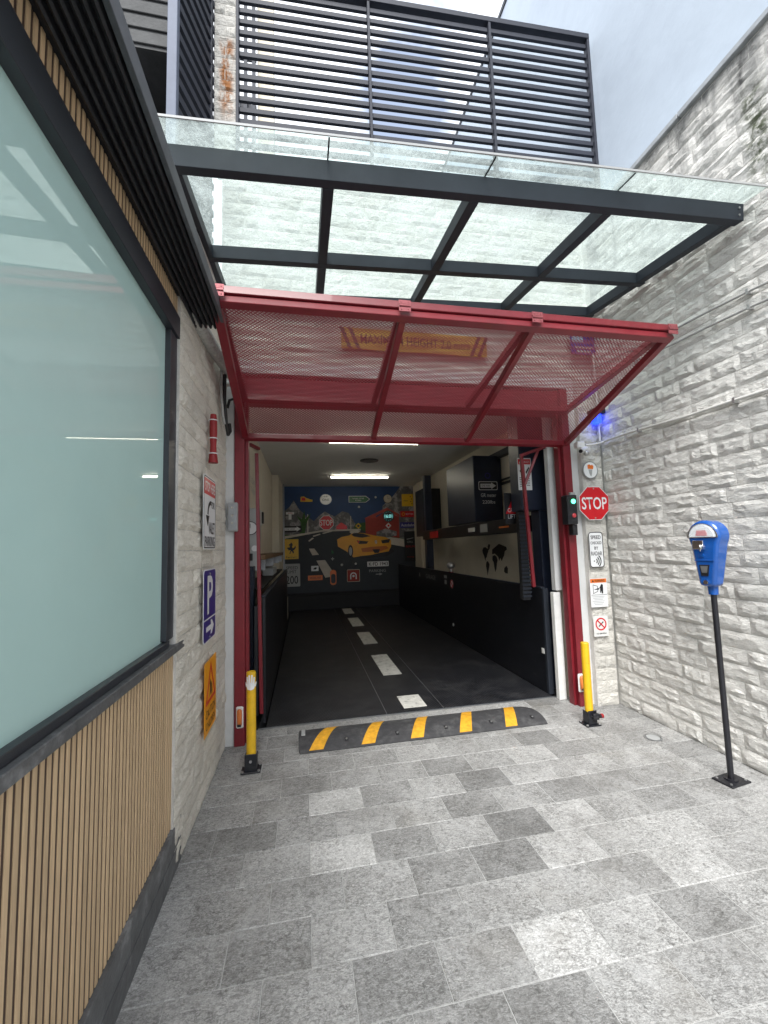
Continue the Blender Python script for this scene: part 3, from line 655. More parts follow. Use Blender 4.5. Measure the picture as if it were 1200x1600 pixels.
# ------------------------------------------------------------------ red gate frame + bifold gate
gf = gb
part('gate_post', MB().box(-.548, -.470, 3.46, 3.555, 0, 2.97, .003).box(-.469, -.445, 3.505, 3.58, 0, 2.97, .002), 'red_paint', gf)
part('gate_post', MB().box(2.440, 2.518, 3.46, 3.555, 0, 2.97, .003).box(2.415, 2.439, 3.505, 3.58, 0, 2.97, .002), 'red_paint', gf)
part('gate_lintel', MB().box(-.444, 2.414, 3.462, 3.575, 2.72, 2.94, .003), 'red_paint', gf)

bgate = thing('bifold_gate', 'dark red bifold gate of expanded metal mesh folded up under the canopy', 'gate', (1, 3, 2.4))
YO = 2.27
def panel(O0, O1, xs, mesh_side):
    """O0 = outer (Y,z), O1 = inner (Y,z) of the panel's centre plane; frame bars, mesh and stiffeners"""
    o0, o1 = Vector((0, O0[0], O0[1])), Vector((0, O1[0], O1[1])); d = (o1 - o0); ln = d.length; d.normalize(); n = Vector((1, 0, 0)).cross(d)
    X0, X1 = xs[0], xs[-1]; T = .05
    P = lambda x, s, q=0.: Vector((x, 0, 0)) + o0 + d * s + n * q
    part('outer_rail', MB().beam(P(X0, .025), P(X1, .025), .05, T, up=n, c=.003), 'red_paint', bgate)
    part('inner_rail', MB().beam(P(X0, ln - .025), P(X1, ln - .025), .05, T, up=n, c=.003), 'red_paint', bgate)
    for x in xs:
        xx = min(max(x, X0 + .025), X1 - .025)
        part('stile', MB().beam(P(xx, .0505), P(xx, ln - .0505), .05 if x in (X0, X1) else .042, T - .002, up=n, c=.003), 'red_paint', bgate)
    DW, DH, sw = .0260, .0225, .0016
    for xa, xb in zip(xs, xs[1:]):
        mb = MB(); xa += .02; xb -= .02; nseg = int((xb - xa) / (DW / 2)); nl = int((ln - .1) / (DH / 2)); sx_ = (xb - xa) / nseg
        vs, fs = [], []
        for kk in range(nl):
            base = len(vs)
            for i in range(nseg + 1):
                s = .05 + (kk + (0 if (i + kk) % 2 == 0 else 1)) * DH / 2; x = xa + i * sx_
                for ds, dq in ((-sw, -.0012), (sw, -.0012), (sw, .0012), (-sw, .0012)): vs.append(P(x, s + ds, mesh_side + dq))
            for i in range(nseg):
                a = base + i * 4; b = a + 4
                for j in range(4): j2 = (j + 1) % 4; fs.append((a + j, a + j2, b + j2, b + j))
        mb.add(vs, fs); part('mesh_panel', mb, 'red_mesh', bgate, kind='stuff')
XB = [-.487, .652, 1.355, 2.50]
XB = [-.487, .60, 1.46, 2.50]
panel((YO, 2.885), (3.50, 2.425), XB, .018)
panel((YO + .0, 2.94), (3.445, 2.74), XB, -.018)
for x in XB:
    x_ = min(max(x, XB[0] + .04), XB[-1] - .03)
    hg = MB().box(x_ - .036, x_ + .036, YO - .032, YO - .026, 2.878, 2.902).box(x_ - .036, x_ + .036, YO - .032, YO - .026, 2.922, 2.946)
    for sxx in (-.022, .022):
        for zz in (2.890, 2.934): hg.cyl((x_ + sxx, YO - .036, zz), (x_ + sxx, YO - .031, zz), .003, n=6)
    part('hinge', hg, 'hinge_steel', bgate); part('hinge_pin', MB().cyl((x_ - .034, YO - .031, 2.912), (x_ + .034, YO - .031, 2.912), .0075, n=10), 'hinge_steel', bgate)

# hanging guide arms of the gate
ra = part('guide_arm', MB().beam((2.165, 3.75, 2.37), (2.225, 3.76, 1.06), .032, .028, up=(0, 1, 0), c=.002), 'red_paint', bgate); BASE[ra.name] = None
part('top_strut', MB().beam((2.42, 3.66, 2.46), (2.15, 3.75, 2.375), .028, .028, c=.002), 'red_paint', ra)
part('brace', MB().beam((2.325, 3.70, 2.425), (2.178, 3.735, 2.08), .026, .026, c=.002), 'red_paint', ra)
la = part('guide_arm', MB().beam((-.405, 3.75, 2.36), (-.372, 3.76, .12), .030, .028, up=(0, 1, 0), c=.002), 'red_paint', bgate); BASE[la.name] = None
part('top_strut', MB().beam((-.455, 3.64, 2.415), (-.385, 3.75, 2.40), .03, .025, c=.002), 'red_paint', la)
part('lower_channel', MB().box(-.432, -.40, 3.765, 3.80, .10, 1.02, .002), 'black_panel', la)
ba = thing('leaning_board', 'white painted board standing beside the black panel at the right of the opening', 'board', (2.45, 3.68, 0))
part('board', MB().box(2.36, 2.435, 3.645, 3.70, .002, 1.01, .004), 'white_paint', ba)

# ------------------------------------------------------------------ car lift platform
pl = thing('car_lift_platform', 'black tread plate car lift platform with white dashes and black side panels', 'car lift', (1, 4, 0))
for a, b in ((-.335, .708), (.714, 1.243), (1.249, 2.352)):
    part('deck_plate', MB().box(a, b, 3.757, 10.35, -.012, .004, .0015), 'tread_plate', pl)
for x in (.711, 1.246): part('joint_strip', MB().box(x - .0022, x + .0022, 3.757, 10.35, -.012, .0045), 'steel_grey', pl)
for ya, yb in ((3.84, 4.15), (4.85, 5.77), (6.45, 7.35), (7.95, 8.9), (9.5, 10.3)):
    part('lane_dash', MB().box(.888, 1.108, ya, yb, .0045, .0075), 'line_paint', pl)
part('side_panel', MB().box(2.358, 2.385, 3.84, 10.3, .006, 1.03, .003), 'black_panel', pl)
part('side_panel_end', MB().box(2.352, 2.405, 3.80, 3.838, .004, 1.035, .003), 'charcoal_beam', pl)
part('side_panel_cap', MB().box(2.350, 2.393, 3.84, 10.3, 1.031, 1.046, .002), 'charcoal_beam', pl)
part('side_panel', MB().box(-.372, -.345, 3.84, 8.6, .006, 1.08, .003), 'black_panel', pl)
part('side_panel_cap', MB().box(-.385, -.34, 3.84, 8.6, 1.081, 1.10, .002), 'charcoal_beam', pl)
part('white_label', MB().box(2.345, 2.3505, 3.845, 3.885, .385, .435), 'sign_paper', pl)
part('side_lamp', MB().sphere((2.352, 6.45, .21), .028, 12, 8, sx=.4), 'sign_paper', pl, smooth=True)
part('front_edge', MB().box(-.335, 2.352, 3.7525, 3.7565, -.05, .006), 'charcoal_beam', pl)
end_ = part('end_barrier', MB().box(-.50, 2.85, 10.42, 10.5, 0, .36, .004), 'black_matte', pl)
pf = part('pit_cover', MB().box(2.41, 2.899, 3.81, 10.4, -.299, -.02).box(-.66, -.40, 3.75, 10.4, -.299, -.02), 'black_matte', gb)

def column(name, label, x0, x1, y0, y1, z1, group=None, mt='navy_steel'):
    o = thing(name, label, 'lift column', ((x0 + x1) / 2, (y0 + y1) / 2, 0))
    part('shaft', MB().box(x0, x1, y0, y1, 0, z1, .006), mt, o); return o
c1 = column('lift_column', 'wide near black lift column at the right of the doorway', 2.44, 2.64, 3.93, 4.10, 3.1)
part('head_cover', MB().box(2.225, 2.64, 3.90, 4.12, 1.835, 3.09, .008), 'navy_steel', c1)
part('chain_guard', MB().box(2.24, 2.33, 4.0, 4.06, .9, 1.83, .003), 'black_matte', c1)
for i in range(22): part('guard_rib', MB().box(2.236, 2.334, 3.985, 3.999, .93 + i * .04, .95 + i * .04), 'charcoal_beam', c1)
c2 = column('lift_column', 'slim black lift column at the far end of the carriage rail', 2.46, 2.60, 8.1, 8.25, 2.95)
c3 = column('lift_column', 'black lift column behind the gauges on the left', -.60, -.47, 4.05, 4.2, 1.35)
c4 = column('lift_column', 'slim dark pipe post at the left edge of the mural', -.50, -.46, 10.2, 10.24, 3.09, mt='steel_grey')

rail = thing('lift_carriage_rail', 'black horizontal lift rail with small stickers above the world map', 'rail', (2.5, 6, 1.7))
part('rail', MB().box(2.44, 2.56, 4.15, 8.3, 1.62, 1.80, .006), 'black_panel', rail)
part('red_cover', MB().box(2.42, 2.439, 7.3, 7.75, 1.64, 1.76), 'sign_red', rail)
part('sticker', MB().box(2.433, 2.4395, 5.20, 5.42, 1.66, 1.77), 'plastic_grey', rail)
part('sticker', MB().box(2.433, 2.4395, 5.62, 5.85, 1.68, 1.74), 'sign_paper', rail)
part('sticker', MB().box(2.433, 2.4395, 4.60, 4.85, 1.69, 1.71), 'sign_orange', rail)
cab = thing('wall_cabinet', 'tall black cabinet with one way arrow and white lettering above the rail', 'cabinet', (2.7, 6.2, 1.8))
part('body', MB().box(2.45, 2.895, 5.6, 6.75, 1.82, 2.80, .008), 'navy_steel', cab)
M_ = frame((2.46, 5.593, 2.3), FRONT)
co_ = thing('cabinet_sticker', 'white one way arrow sign and lettering on the street side of the black cabinet', 'sign', M=frame((2.67, 5.597, 2.3), FRONT))
part('plate', MB().poly(rrect(.30, .13, .02, cy_=.05), .0012, .0012), 'sign_white', co_, local=True)
P2(co_, 'inner_panel', rrect(.28, .11, .018, cy_=.05), 'sign_black', .002)
P2(co_, 'arrow', [(-.12, .08), (.05, .08), (.05, .098), (.125, .05), (.05, .002), (.05, .02), (-.12, .02)], 'sign_white', .003)
text('ONE WAY', co_, -.035, .05, .035, .14, 'sign_black', .0042)
text('GR meter', co_, 0, -.09, .055, .24, 'sign_white', .002); text('220lbs', co_, 0, -.19, .05, .2, 'sign_white', .002)
pk = MB(); ring(.03, .045, .002, 16, cx_=.0, cy_=.20, mb=pk); part('blue_logo', pk, 'sign_blue', co_, local=True)
cb2 = thing('wall_cabinet', 'narrow black wall cabinet farther inside next to the cream pillar', 'cabinet', (2.7, 8.5, 1.8))
part('body', MB().box(2.50, 2.895, 8.4, 9.0, 1.7, 2.72, .008), 'black_panel', cb2)
part('antenna', MB().box(2.56, 2.60, 8.36, 8.39, 2.5, 2.98), 'black_matte', cb2)
wrl = thing('wall_rail', 'dark upper guide rail running along the right interior wall', 'rail', (2.85, 5, 2.8))
part('rail', MB().box(2.83, 2.895, 3.81, 6.9, 2.76, 2.86, .004), 'charcoal_beam', wrl)
wrl2 = thing('wall_rail', 'thin black double pipe rail running below the upper guide rail', 'rail', (2.85, 5, 2.4))
part('rail', MB().box(2.86, 2.895, 3.81, 6.7, 2.36, 2.39, .003).box(2.86, 2.895, 3.81, 6.7, 2.42, 2.44, .003), 'black_matte', wrl2)

# world map on the right interior wall (seen from inside: right hand is -Y)
wm = thing('world_map_decal', 'black world map silhouette on the cream interior wall above the right side panel', 'wall decal', M=frame((2.898, 5.98, 1.27), RIGHTW))
cont = {'north_america': [(-.62, .20), (-.56, .27), (-.44, .28), (-.34, .24), (-.28, .26), (-.30, .16), (-.36, .10), (-.40, .02), (-.46, -.02), (-.44, -.08), (-.50, -.04), (-.54, .06), (-.60, .12)],
        'greenland': [(-.32, .30), (-.26, .36), (-.18, .34), (-.22, .24), (-.28, .20)],
        'south_america': [(-.42, -.10), (-.34, -.08), (-.26, -.16), (-.30, -.26), (-.36, -.38), (-.40, -.46), (-.42, -.34), (-.46, -.20)],
        'africa': [(-.08, .06), (.04, .08), (.12, .04), (.16, -.04), (.12, -.12), (.08, -.26), (.02, -.34), (-.02, -.22), (-.04, -.10), (-.10, -.04)],
        'eurasia': [(-.10, .10), (-.08, .22), (.02, .26), (.12, .30), (.26, .36), (.44, .32), (.60, .28), (.62, .22), (.52, .18), (.48, .08), (.42, .02), (.36, -.06), (.30, .02), (.24, -.06), (.20, .04), (.12, .08), (.04, .12)],
        'australia': [(.46, -.22), (.56, -.16), (.62, -.22), (.60, -.34), (.50, -.34), (.44, -.30)]}
for k_, p_ in cont.items(): P2(wm, k_, [(x * .68, y_ * .62) for x, y_ in p_], 'sign_black', .003)
# black side-panel stickers
st = thing('panel_sticker', 'round red and white prohibition sticker on top of the right black side panel', 'sticker', M=frame((2.356, 6.45, .86), RIGHTW))
part('plate', MB().poly(ngon(24, .07), .001, .001), 'sign_white', st, local=True); part('red_ring', ring(.05, .068, .0022), 'sign_red', st, local=True); P2(st, 'slash', [(-.05, .03), (-.03, .05), (.05, -.03), (.03, -.05)], 'sign_red', .0022)
st2 = thing('panel_lettering', 'small grey lettering stickers along the far top of the right side panel', 'sticker', M=frame((2.356, 7.6, .90), RIGHTW))
text('GARAGE', st2, 0, 0, .08, .6, 'plastic_grey', .001); text('A', st2, -.75, .0, .09, .08, 'sign_white', .001)
st3 = thing('panel_lettering', 'two small white label stickers beside the round prohibition sticker', 'sticker', M=frame((2.356, 6.75, .90), RIGHTW))
part('plate', MB().poly(rrect(.14, .05, .004, cy_=.06), .001, .001).poly(rrect(.1, .07, .004, cy_=-.03), .001, .001), 'plastic_grey', st3, local=True)

# fire extinguisher sign etc
fs_ = sign('extinguisher_sign', 'red and white fire extinguisher sign on the right interior wall', frame((2.898, 5.15, 1.98), RIGHTW), rrect(.22, .36, .01), 'sign_red')
P2(fs_, 'panel', rrect(.17, .22, .004, cy_=.05), 'sign_white'); P2(fs_, 'extinguisher', [(-.02, -.03), (.02, -.03), (.025, .08), (.01, .11), (-.01, .11), (-.025, .08)], 'sign_red', .005); text('FIRE', fs_, 0, -.12, .05, .15, 'sign_white', .0042)
ws_ = sign('warning_poster', 'tall white warning poster with red header on the right lift column', frame((2.275, 3.896, 2.215), FRONT), rrect(.155, .34, .004), 'sign_white')
P2(ws_, 'header', rrect(.14, .055, .003, cy_=.13), 'sign_red'); P2(ws_, 'warning_triangle', [(-.06, .112), (-.03, .112), (-.045, .145)], 'sign_white', .005); text('DANGER', ws_, .022, .128, .026, .08, 'sign_white', .005)
P2(ws_, 'pictogram', [(-.035, .0), (-.01, .03), (-.015, .07), (-.04, .08), (-.045, .05), (-.055, .03)], 'sign_black'); P2(ws_, 'pictogram', [(.01, .02), (.05, .08), (.055, .06), (.02, .0)], 'sign_black')
for i in range(6): P2(ws_, 'text_line', rrect(.055, .006, .001, 1, cx_=-.035, cy_=-.04 - i * .018), 'sign_black')
for i in range(5): P2(ws_, 'text_line', rrect(.04, .006, .001, 1, cx_=.035, cy_=-.05 - i * .018), 'sign_black')
tp = sign('triangle_poster', 'dark poster with a white triangle and lettering below the warning poster', frame((2.235, 4.16, 1.88), FRONT), rrect(.14, .34, .004), 'sign_black')
P2(tp, 'triangle', [(-.06, -.06), (.06, -.06), (.05, .15)], 'sign_red'); text('CAR', tp, .01, -.02, .045, .09, 'sign_white', .005); text('LIFT', tp, .01, -.09, .045, .09, 'sign_white', .005)
# helmet-like lamp on panel top
gl_ = thing('small_gauge_ornament', 'small silver ornament sitting on top of the right black panel', 'ornament', (2.372, 6.5, 1.047))
part('body', MB().cyl((0, 0, 0), (0, 0, .05), .02, n=12).sphere((0, 0, .11), .07, 14, 8, sz=.8), 'galvanised', gl_, local=True, smooth=True)
part('base', MB().box(-.02, .02, -.05, .05, 0, .012), 'red_rubber', gl_, local=True)

# ceiling lights, disc
def tube_light(x0, x1, y, label, on=True):
    o = thing('tube_light', label, 'ceiling light', ((x0 + x1) / 2, y, 3.1), group='ceiling tube lights')
    part('fitting', MB().box(x0 - .04, x1 + .04, y - .02, y + .02, 3.075, 3.10, .003), 'sign_paper', o)
    part('tube', MB().cyl((x0, y, 3.055), (x1, y, 3.055), .018, n=12), 'tube_light', o, smooth=True)
    part('end_cap', MB().box(x0 - .03, x0 - .001, y - .02, y + .02, 3.035, 3.074).box(x1 + .001, x1 + .03, y - .02, y + .02, 3.035, 3.074), 'sign_paper', o)
tube_light(.60, 1.87, 9.0, 'lit white tube light on the ceiling just in front of the mural')
tube_light(.38, 1.72, 5.95, 'lit tube light on the ceiling half hidden behind the lower rail of the red gate')
cd = thing('ceiling_speaker', 'round black speaker in the white garage ceiling', 'speaker', (1.2, 7.4, 3.1))
part('rim', MB().cyl((1.2, 7.4, 3.085), (1.2, 7.4, 3.10), .17, n=28), 'sign_black', cd)
part('grille', MB().cyl((1.2, 7.4, 3.08), (1.2, 7.4, 3.086), .14, n=28), 'rib_black', cd)

# left interior fittings
gp = thing('hydraulic_unit', 'grey control box with a round dial on the left interior wall', 'control unit', (-.5, 4.0, 1.3))
part('box', MB().box(-.655, -.44, 4.25, 4.42, 1.30, 1.92, .006), 'plastic_grey', gp)
part('dial', MB().cyl((-.52, 4.249, 1.72), (-.52, 4.23, 1.72), .06, n=24), 'sign_white', gp); part('dial_rim', MB().cyl((-.52, 4.2495, 1.72), (-.52, 4.24, 1.72), .068, n=24), 'sign_black', gp)
part('needle', MB().box(-.522, -.518, 4.224, 4.229, 1.72, 1.765), 'sign_black', gp)
part('switch', MB().box(-.56, -.50, 4.235, 4.249, 1.40, 1.47, .003), 'sign_black', gp); part('dial', MB().cyl((-.48, 4.249, 1.52), (-.48, 4.235, 1.52), .03, n=16), 'sign_white', gp)
cl_ = thing('coiled_hose', 'pale blue coiled air hose hanging above the control box', 'hose', (-.55, 4.1, 2.1))
part('coil', MB().tube([(-.575 + .035 * math.cos(i * .9), 4.1 + .035 * math.sin(i * .9), 1.98 + i * .0037) for i in range(80)], .009, 6), 'hose_blue', cl_, smooth=True) if False else None
mat('hose_blue', (.22, .33, .42), .4)
part('coil', MB().tube([(-.56 + .04 * math.cos(i * .9), 4.1 + .04 * math.sin(i * .9), 1.95 + i * .0035) for i in range(80)], .009, 6), 'hose_blue', cl_, smooth=True)
shf = thing('wall_shelf', 'dark wooden shelf on brackets along the left interior wall', 'shelf', (-.5, 5.5, 1.4))
part('board', MB().box(-.655, -.40, 4.45, 8.2, 1.40, 1.45, .004), 'wood_brown', shf)
for y_ in (4.7, 5.9, 7.1, 8.0): part('bracket', MB().box(-.655, -.42, y_, y_ + .03, 1.28, 1.399), 'steel_grey', shf)
part('lower_board', MB().box(-.655, -.42, 4.45, 8.2, 1.10, 1.13, .004), 'black_matte', shf)
it = thing('tool_box', 'small grey tool case on the lower shelf at left', 'tool box', (-.5, 6.6, 1.131)); part('case', MB().box(-.6, -.44, 6.2, 6.9, 1.131, 1.24, .01), 'plastic_grey', it)
ip = thing('intercom', 'black intercom handset on the left interior wall', 'intercom', (-.66, 6.6, 1.8)); part('plate', MB().box(-.66, -.63, 6.4, 6.62, 1.88, 2.10, .004), 'sign_paper', ip); part('handset', MB().box(-.629, -.60, 6.45, 6.52, 1.90, 2.08, .008), 'sign_black', ip)
wt = thing('wall_lettering', 'slanting grey lettering on the cream left interior wall near the ceiling', 'wall lettering', M=frame((-.659, 5.1, 2.42), LEFTW))
for i, (a, b) in enumerate((('RULES', .5), ('DRIVE SLOWLY', 1.1), ('THANK YOU', .8))): text(a, wt, i * .35, .12 - i * .13, .08, b, 'plastic_grey', .001)
for i, z in enumerate((1.85, 1.68, 1.54)):
    s_ = sign('wall_notice', ('upper', 'middle', 'lower')[i] + ' of three small grey notices on the left interior wall above the shelf', frame((-.659, 5.35, z), LEFTW), rrect(.35, .09, .005), 'plastic_grey'); P2(s_, 'text_line', rrect(.28, .02, .002, 1), 'sign_black')
rg = thing('vertical_fender', 'narrow cream fender board low on the left side below the speed limit sign', 'fender', (-.47, 8.9, 0)); part('board', MB().box(-.46, -.36, 9.2, 9.26, .0, .50, .02), 'dirty_cream', rg)

# ------------------------------------------------------------------ mural
MU, MZ = .01667, .01627
mu_ = thing('road_mural', 'painted mural of a road, mountains, red barn and yellow sports car on the back wall', 'mural', M=frame((-.5, 10.655, 3.148), FRONT))
def Q(px, py): return ((px - 443) * MU, -(py - 757) * MZ)      # mural's own drawing grid
def mp_(name, pts, mt, d): part(name, MB().poly([Q(*p) for p in pts], d, .0006), mt, mu_, local=True)
mp_('painted_sky', [(443, 757), (648, 757), (648, 926), (443, 926)], 'mural_sky', .001)
mp_('painted_mountain', [(443, 800), (452, 792), (458, 782), (466, 796), (476, 806), (488, 815), (497, 806), (505, 800), (513, 805), (520, 808), (532, 800), (542, 803), (556, 828), (556, 842), (443, 842)], 'mural_rock', .002)
mp_('painted_mountain', [(596, 792), (612, 778), (628, 757.5), (648, 757.5), (648, 850), (596, 850)], 'mural_rock', .0025)
mp_('painted_meadow', [(546, 836), (552, 820), (570, 818), (576, 836), (640, 848), (560, 848), (443, 850), (443, 836)], 'mural_green', .003)
mp_('painted_road', [(443, 843), (500, 832), (560, 830), (648, 858), (648, 926), (443, 926)], 'mural_road', .0035)
mp_('road_edge_line', [(443, 838), (500, 829.5), (560, 828.5), (560, 831), (500, 832), (443, 842)], 'mural_line', .004)
mp_('road_edge_line', [(586, 840), (632, 847), (632, 860), (608, 855), (586, 846)], 'mural_line', .004)
mp_('fence_post', [(478, 804), (479.5, 804), (479.5, 833), (478, 833)], 'mural_line', .0042); mp_('fence_post', [(544, 808), (545.5, 808), (545.5, 832), (544, 832)], 'mural_line', .0042)
for a in ([(500, 834), (514, 831), (516, 832), (502, 835.5)], [(486, 838), (497, 835), (498, 836.5), (487, 840)], [(479, 846), (485, 841), (488, 842), (481, 847)], [(480, 858), (488, 858), (495, 868), (485, 868.5)], [(491, 877), (504, 876.5), (520, 902), (504, 904)]): mp_('lane_dash', a, 'mural_line', .004)
mp_('barn_roof', [(566, 812), (603, 795), (623, 806), (623, 811), (603, 800), (585, 808), (585, 812)], 'barn_roof', .005)
mp_('barn_wall', [(568, 812), (585, 811), (603, 800), (622, 811), (622, 845), (600, 841), (568, 838)], 'barn_red', .0045)
mp_('small_barn', [(522, 824), (530, 818), (539, 824), (539, 829), (522, 829)], 'sign_red', .0045)
mp_('barn_bank', [(585, 834), (600, 829), (618, 834), (618, 841), (600, 844), (585, 840)], 'mural_rock', .0052)
mp_('car_shadow', [(545, 868), (560, 876), (600, 874), (614, 866), (606, 860), (560, 862)], 'sign_black', .005)
mp_('car_body', [(523, 845), (530, 841), (542, 839), (548, 834), (566, 836), (582, 840), (600, 843), (608, 848), (608, 858), (604, 866), (590, 868), (575, 871), (560, 872), (548, 874), (540, 866), (534, 862), (524, 856)], 'car_yellow', .006)
mp_('car_glass', [(545, 838), (550, 834.5), (564, 836.5), (576, 841), (562, 843), (550, 841)], 'sign_black', .0068)
mp_('car_wing_mirror', [(542, 833), (550, 830), (560, 832), (556, 835), (545, 836)], 'mural_line', .0068)
mp_('car_lamp_band', [(553, 847), (572, 849), (569, 853), (557, 853)], 'sign_black', .0068); mp_('car_lamp_band', [(592, 848), (607, 846), (605, 852), (594, 853)], 'sign_black', .0068)
mp_('car_bumper', [(560, 860), (575, 858), (600, 857), (604, 861), (590, 866), (562, 866)], 'car_orange', .0068)
part('car_tail_lamp', MB().poly([Q(556 + 1.6 * math.cos(a * .5), 849.5 + 1.6 * math.sin(a * .5)) for a in range(12)], .0075, .0006), 'sign_red', mu_, local=True)
part('car_wheel', MB().poly([Q(543.5 + 4 * math.cos(a * math.pi / 10), 864 + 10 * math.sin(a * math.pi / 10)) for a in range(20)], .0072, .0006), 'sign_black', mu_, local=True)
part('car_wheel_rim', MB().poly([Q(543.5 + 2.4 * math.cos(a * math.pi / 10), 864 + 7 * math.sin(a * math.pi / 10)) for a in range(20)], .0080, .0006), 'plastic_grey', mu_, local=True)
mp_('car_badge', [(582, 848), (585, 847.5), (586, 851), (584, 854), (582, 851)], 'mural_line', .0076)
mp_('car_exhaust', [(578, 862), (590, 862), (588, 868), (581, 868)], 'sign_black', .0076)
mp_('painted_tree', [(466, 834), (469, 818), (462, 806), (470, 812), (474, 798), (475, 812), (484, 802), (477, 818), (474, 834)], 'mural_green', .0045)

def msign(name, label, px, py, pts, mt, cat='sign', rise=.02):
    x, y_ = Q(px, py); return sign(name, label, frame((-.5 + x, 10.655 - rise, 3.148 + y_), FRONT), pts, mt, cat, t=.004)
G = MU
o = msign('stop_sign', 'small red stop sign hanging on the mural inside the garage', 507, 818, ngon(8, 12 * G, a0=math.pi / 8), 'sign_white'); P2(o, 'red_face', ngon(8, 11.1 * G, a0=math.pi / 8), 'sign_red', .006); text('STOP', o, 0, 0, 9 * G, 19 * G, 'sign_white', .0075, bold=.01)
o = msign('horse_sign', 'yellow enamel sign with a black prancing horse at the left of the mural', 453.5, 858, rrect(22 * G, 30 * G, .01), 'sign_yellow')
hp = [(-.05, -.16), (-.03, -.10), (-.01, -.05), (-.07, -.06), (-.09, -.02), (-.12, .0), (-.10, .03), (-.04, .03), (-.03, .07), (-.07, .09), (-.06, .12), (-.02, .14), (.0, .18), (.03, .15), (.05, .10), (.03, .05), (.05, .0), (.10, .03), (.12, .08), (.14, .02), (.10, -.04), (.06, -.07), (.09, -.11), (.06, -.16), (.04, -.12), (.02, -.08), (-.01, -.11), (-.02, -.16)]
P2(o, 'horse', [(x * .85, y_ * .85 + .02) for x, y_ in hp], 'sign_black', .006); text('Ferrari', o, 0, -12 * G, 2.6 * G, 15 * G, 'sign_black', .006)
o = msign('speed_limit_sign', 'white speed limit 200 sign low at the left of the mural', 454.5, 898, rrect(24 * G, 34 * G, .02), 'plastic_grey'); text('SPEED', o, 0, 11 * G, 4.5 * G, 17 * G, 'sign_black', .006); text('LIMIT', o, 0, 5 * G, 4.5 * G, 13 * G, 'sign_black', .006); text('200', o, 0, -7 * G, 12 * G, 18 * G, 'sign_black', .006, bold=.01)
o = msign('one_way_sign', 'black one way arrow sign at the left edge of the mural', 456, 827, rrect(27 * G, 9.5 * G, .02), 'sign_black'); P2(o, 'arrow', [(-.21, .035), (.1, .035), (.1, .065), (.2, 0), (.1, -.065), (.1, -.035), (-.21, -.035)], 'sign_white', .006); text('ONE WAY', o, -.06, 0, .045, .24, 'sign_black', .0075)
o = msign('letter_sign', 'white letter T sign among the trees at the upper left of the mural', 452.5, 806, [( -.1, .09), (.1, .09), (.1, .03), (.035, .03), (.035, -.1), (-.035, -.1), (-.035, .03), (-.1, .03)], 'sign_white'); text('AUTO', o, 0, .06, .03, .12, 'sign_red', .006)
o = msign('car_shaped_sign', 'small yellow racing car cut-out in the upper left of the mural', 477, 781.5, [(-.15, -.05), (.15, -.05), (.16, .0), (.08, .02), (.0, .05), (-.06, .09), (-.14, .08)], 'sign_yellow'); P2(o, 'red_body', [(-.12, -.02), (-.02, -.02), (-.03, .05), (-.11, .06)], 'sign_red', .006)
o = msign('route_badge', 'silver round badge next to the yellow racing car cut-out', 506.5, 781, ngon(20, 9 * G, sy_=.9), 'steel_grey'); text('ONE', o, 0, -.01, .06, .18, 'sign_black', .006); text('66', o, 0, .08, .04, .1, 'sign_black', .006)
o = msign('direction_sign', 'green arrow shaped direction sign at the top centre of the mural', 558.5, 781, [(-.27, .085), (.18, .085), (.29, 0), (.18, -.085), (-.27, -.085)], 'sign_white'); P2(o, 'green_face', [(-.26, .075), (.175, .075), (.275, 0), (.175, -.075), (-.26, -.075)], 'sign_green', .006); text('SCHOOL OF THE', o, -.02, .02, .03, .3, 'sign_white', .0075); text('ROAD', o, -.02, -.03, .03, .15, 'sign_white', .0075)
o = msign('wall_clock', 'round white clock on a black rim at the upper right of the mural', 604.5, 780.5, ngon(24, 7.4 * G), 'sign_black', 'clock'); P2(o, 'dial', ngon(24, 6.6 * G), 'dirty_cream', .006); P2(o, 'hand', [(-.003, 0), (.003, 0), (.003, .07), (-.003, .07)], 'sign_black', .0075); P2(o, 'hand', [(0, -.003), (.05, -.003), (.05, .003), (0, .003)], 'sign_black', .0075)
o = msign('square_sign', 'yellow square sign with small black print at the right of the mural', 637, 783, rrect(19 * G, 20 * G, .01), 'sign_yellow')
for x, y_ in ((.08, .09), (.11, .03), (.09, -.04), (.12, -.1)): P2(o, 'mark', ngon(8, .015, x, y_), 'sign_black', .006)
P2(o, 'text_line', rrect(.12, .012, .002, 1, cx_=-.05, cy_=-.02), 'sign_black', .006)
o = msign('neon_clock', 'round black digital clock with glowing figures on the barn gable', 605, 809, ngon(24, 9 * G), 'sign_black', 'clock'); text('16:01', o, 0, 0, .09, .2, 'led_cyan', .006)
for i in range(12): P2(o, 'tick', [(.118 * math.cos(i * math.pi / 6) + .006 * math.cos(a), .118 * math.sin(i * math.pi / 6) + .006 * math.sin(a)) for a in (0, 1.57, 3.14, 4.71)], 'led_cyan', .006)
o = msign('diamond_sign', 'small white diamond sign below the glowing digital clock', 604.5, 824.5, [(0, .08), (.08, 0), (0, -.08), (-.08, 0)], 'sign_white'); P2(o, 'mark', ngon(8, .03), 'sign_red', .006)
o = msign('diamond_sign', 'small yellow diamond warning sign above the car roof on the mural', 556.5, 824, [(0, .08), (.08, 0), (0, -.08), (-.08, 0)], 'sign_yellow'); P2(o, 'mark', ngon(8, .035), 'sign_black', .006)
o = msign('red_badge_sign', 'red advertising strip at the right edge of the mural above the blue strip', 636.5, 806, rrect(24 * G, 9.5 * G, .01), 'sign_red'); text('ROTTEN', o, .05, 0, .05, .2, 'sign_white', .006); P2(o, 'shield', ngon(12, .045, -.12, 0), 'sign_yellow', .006); P2(o, 'shield_centre', ngon(12, .03, -.12, 0), 'sign_red', .0075)
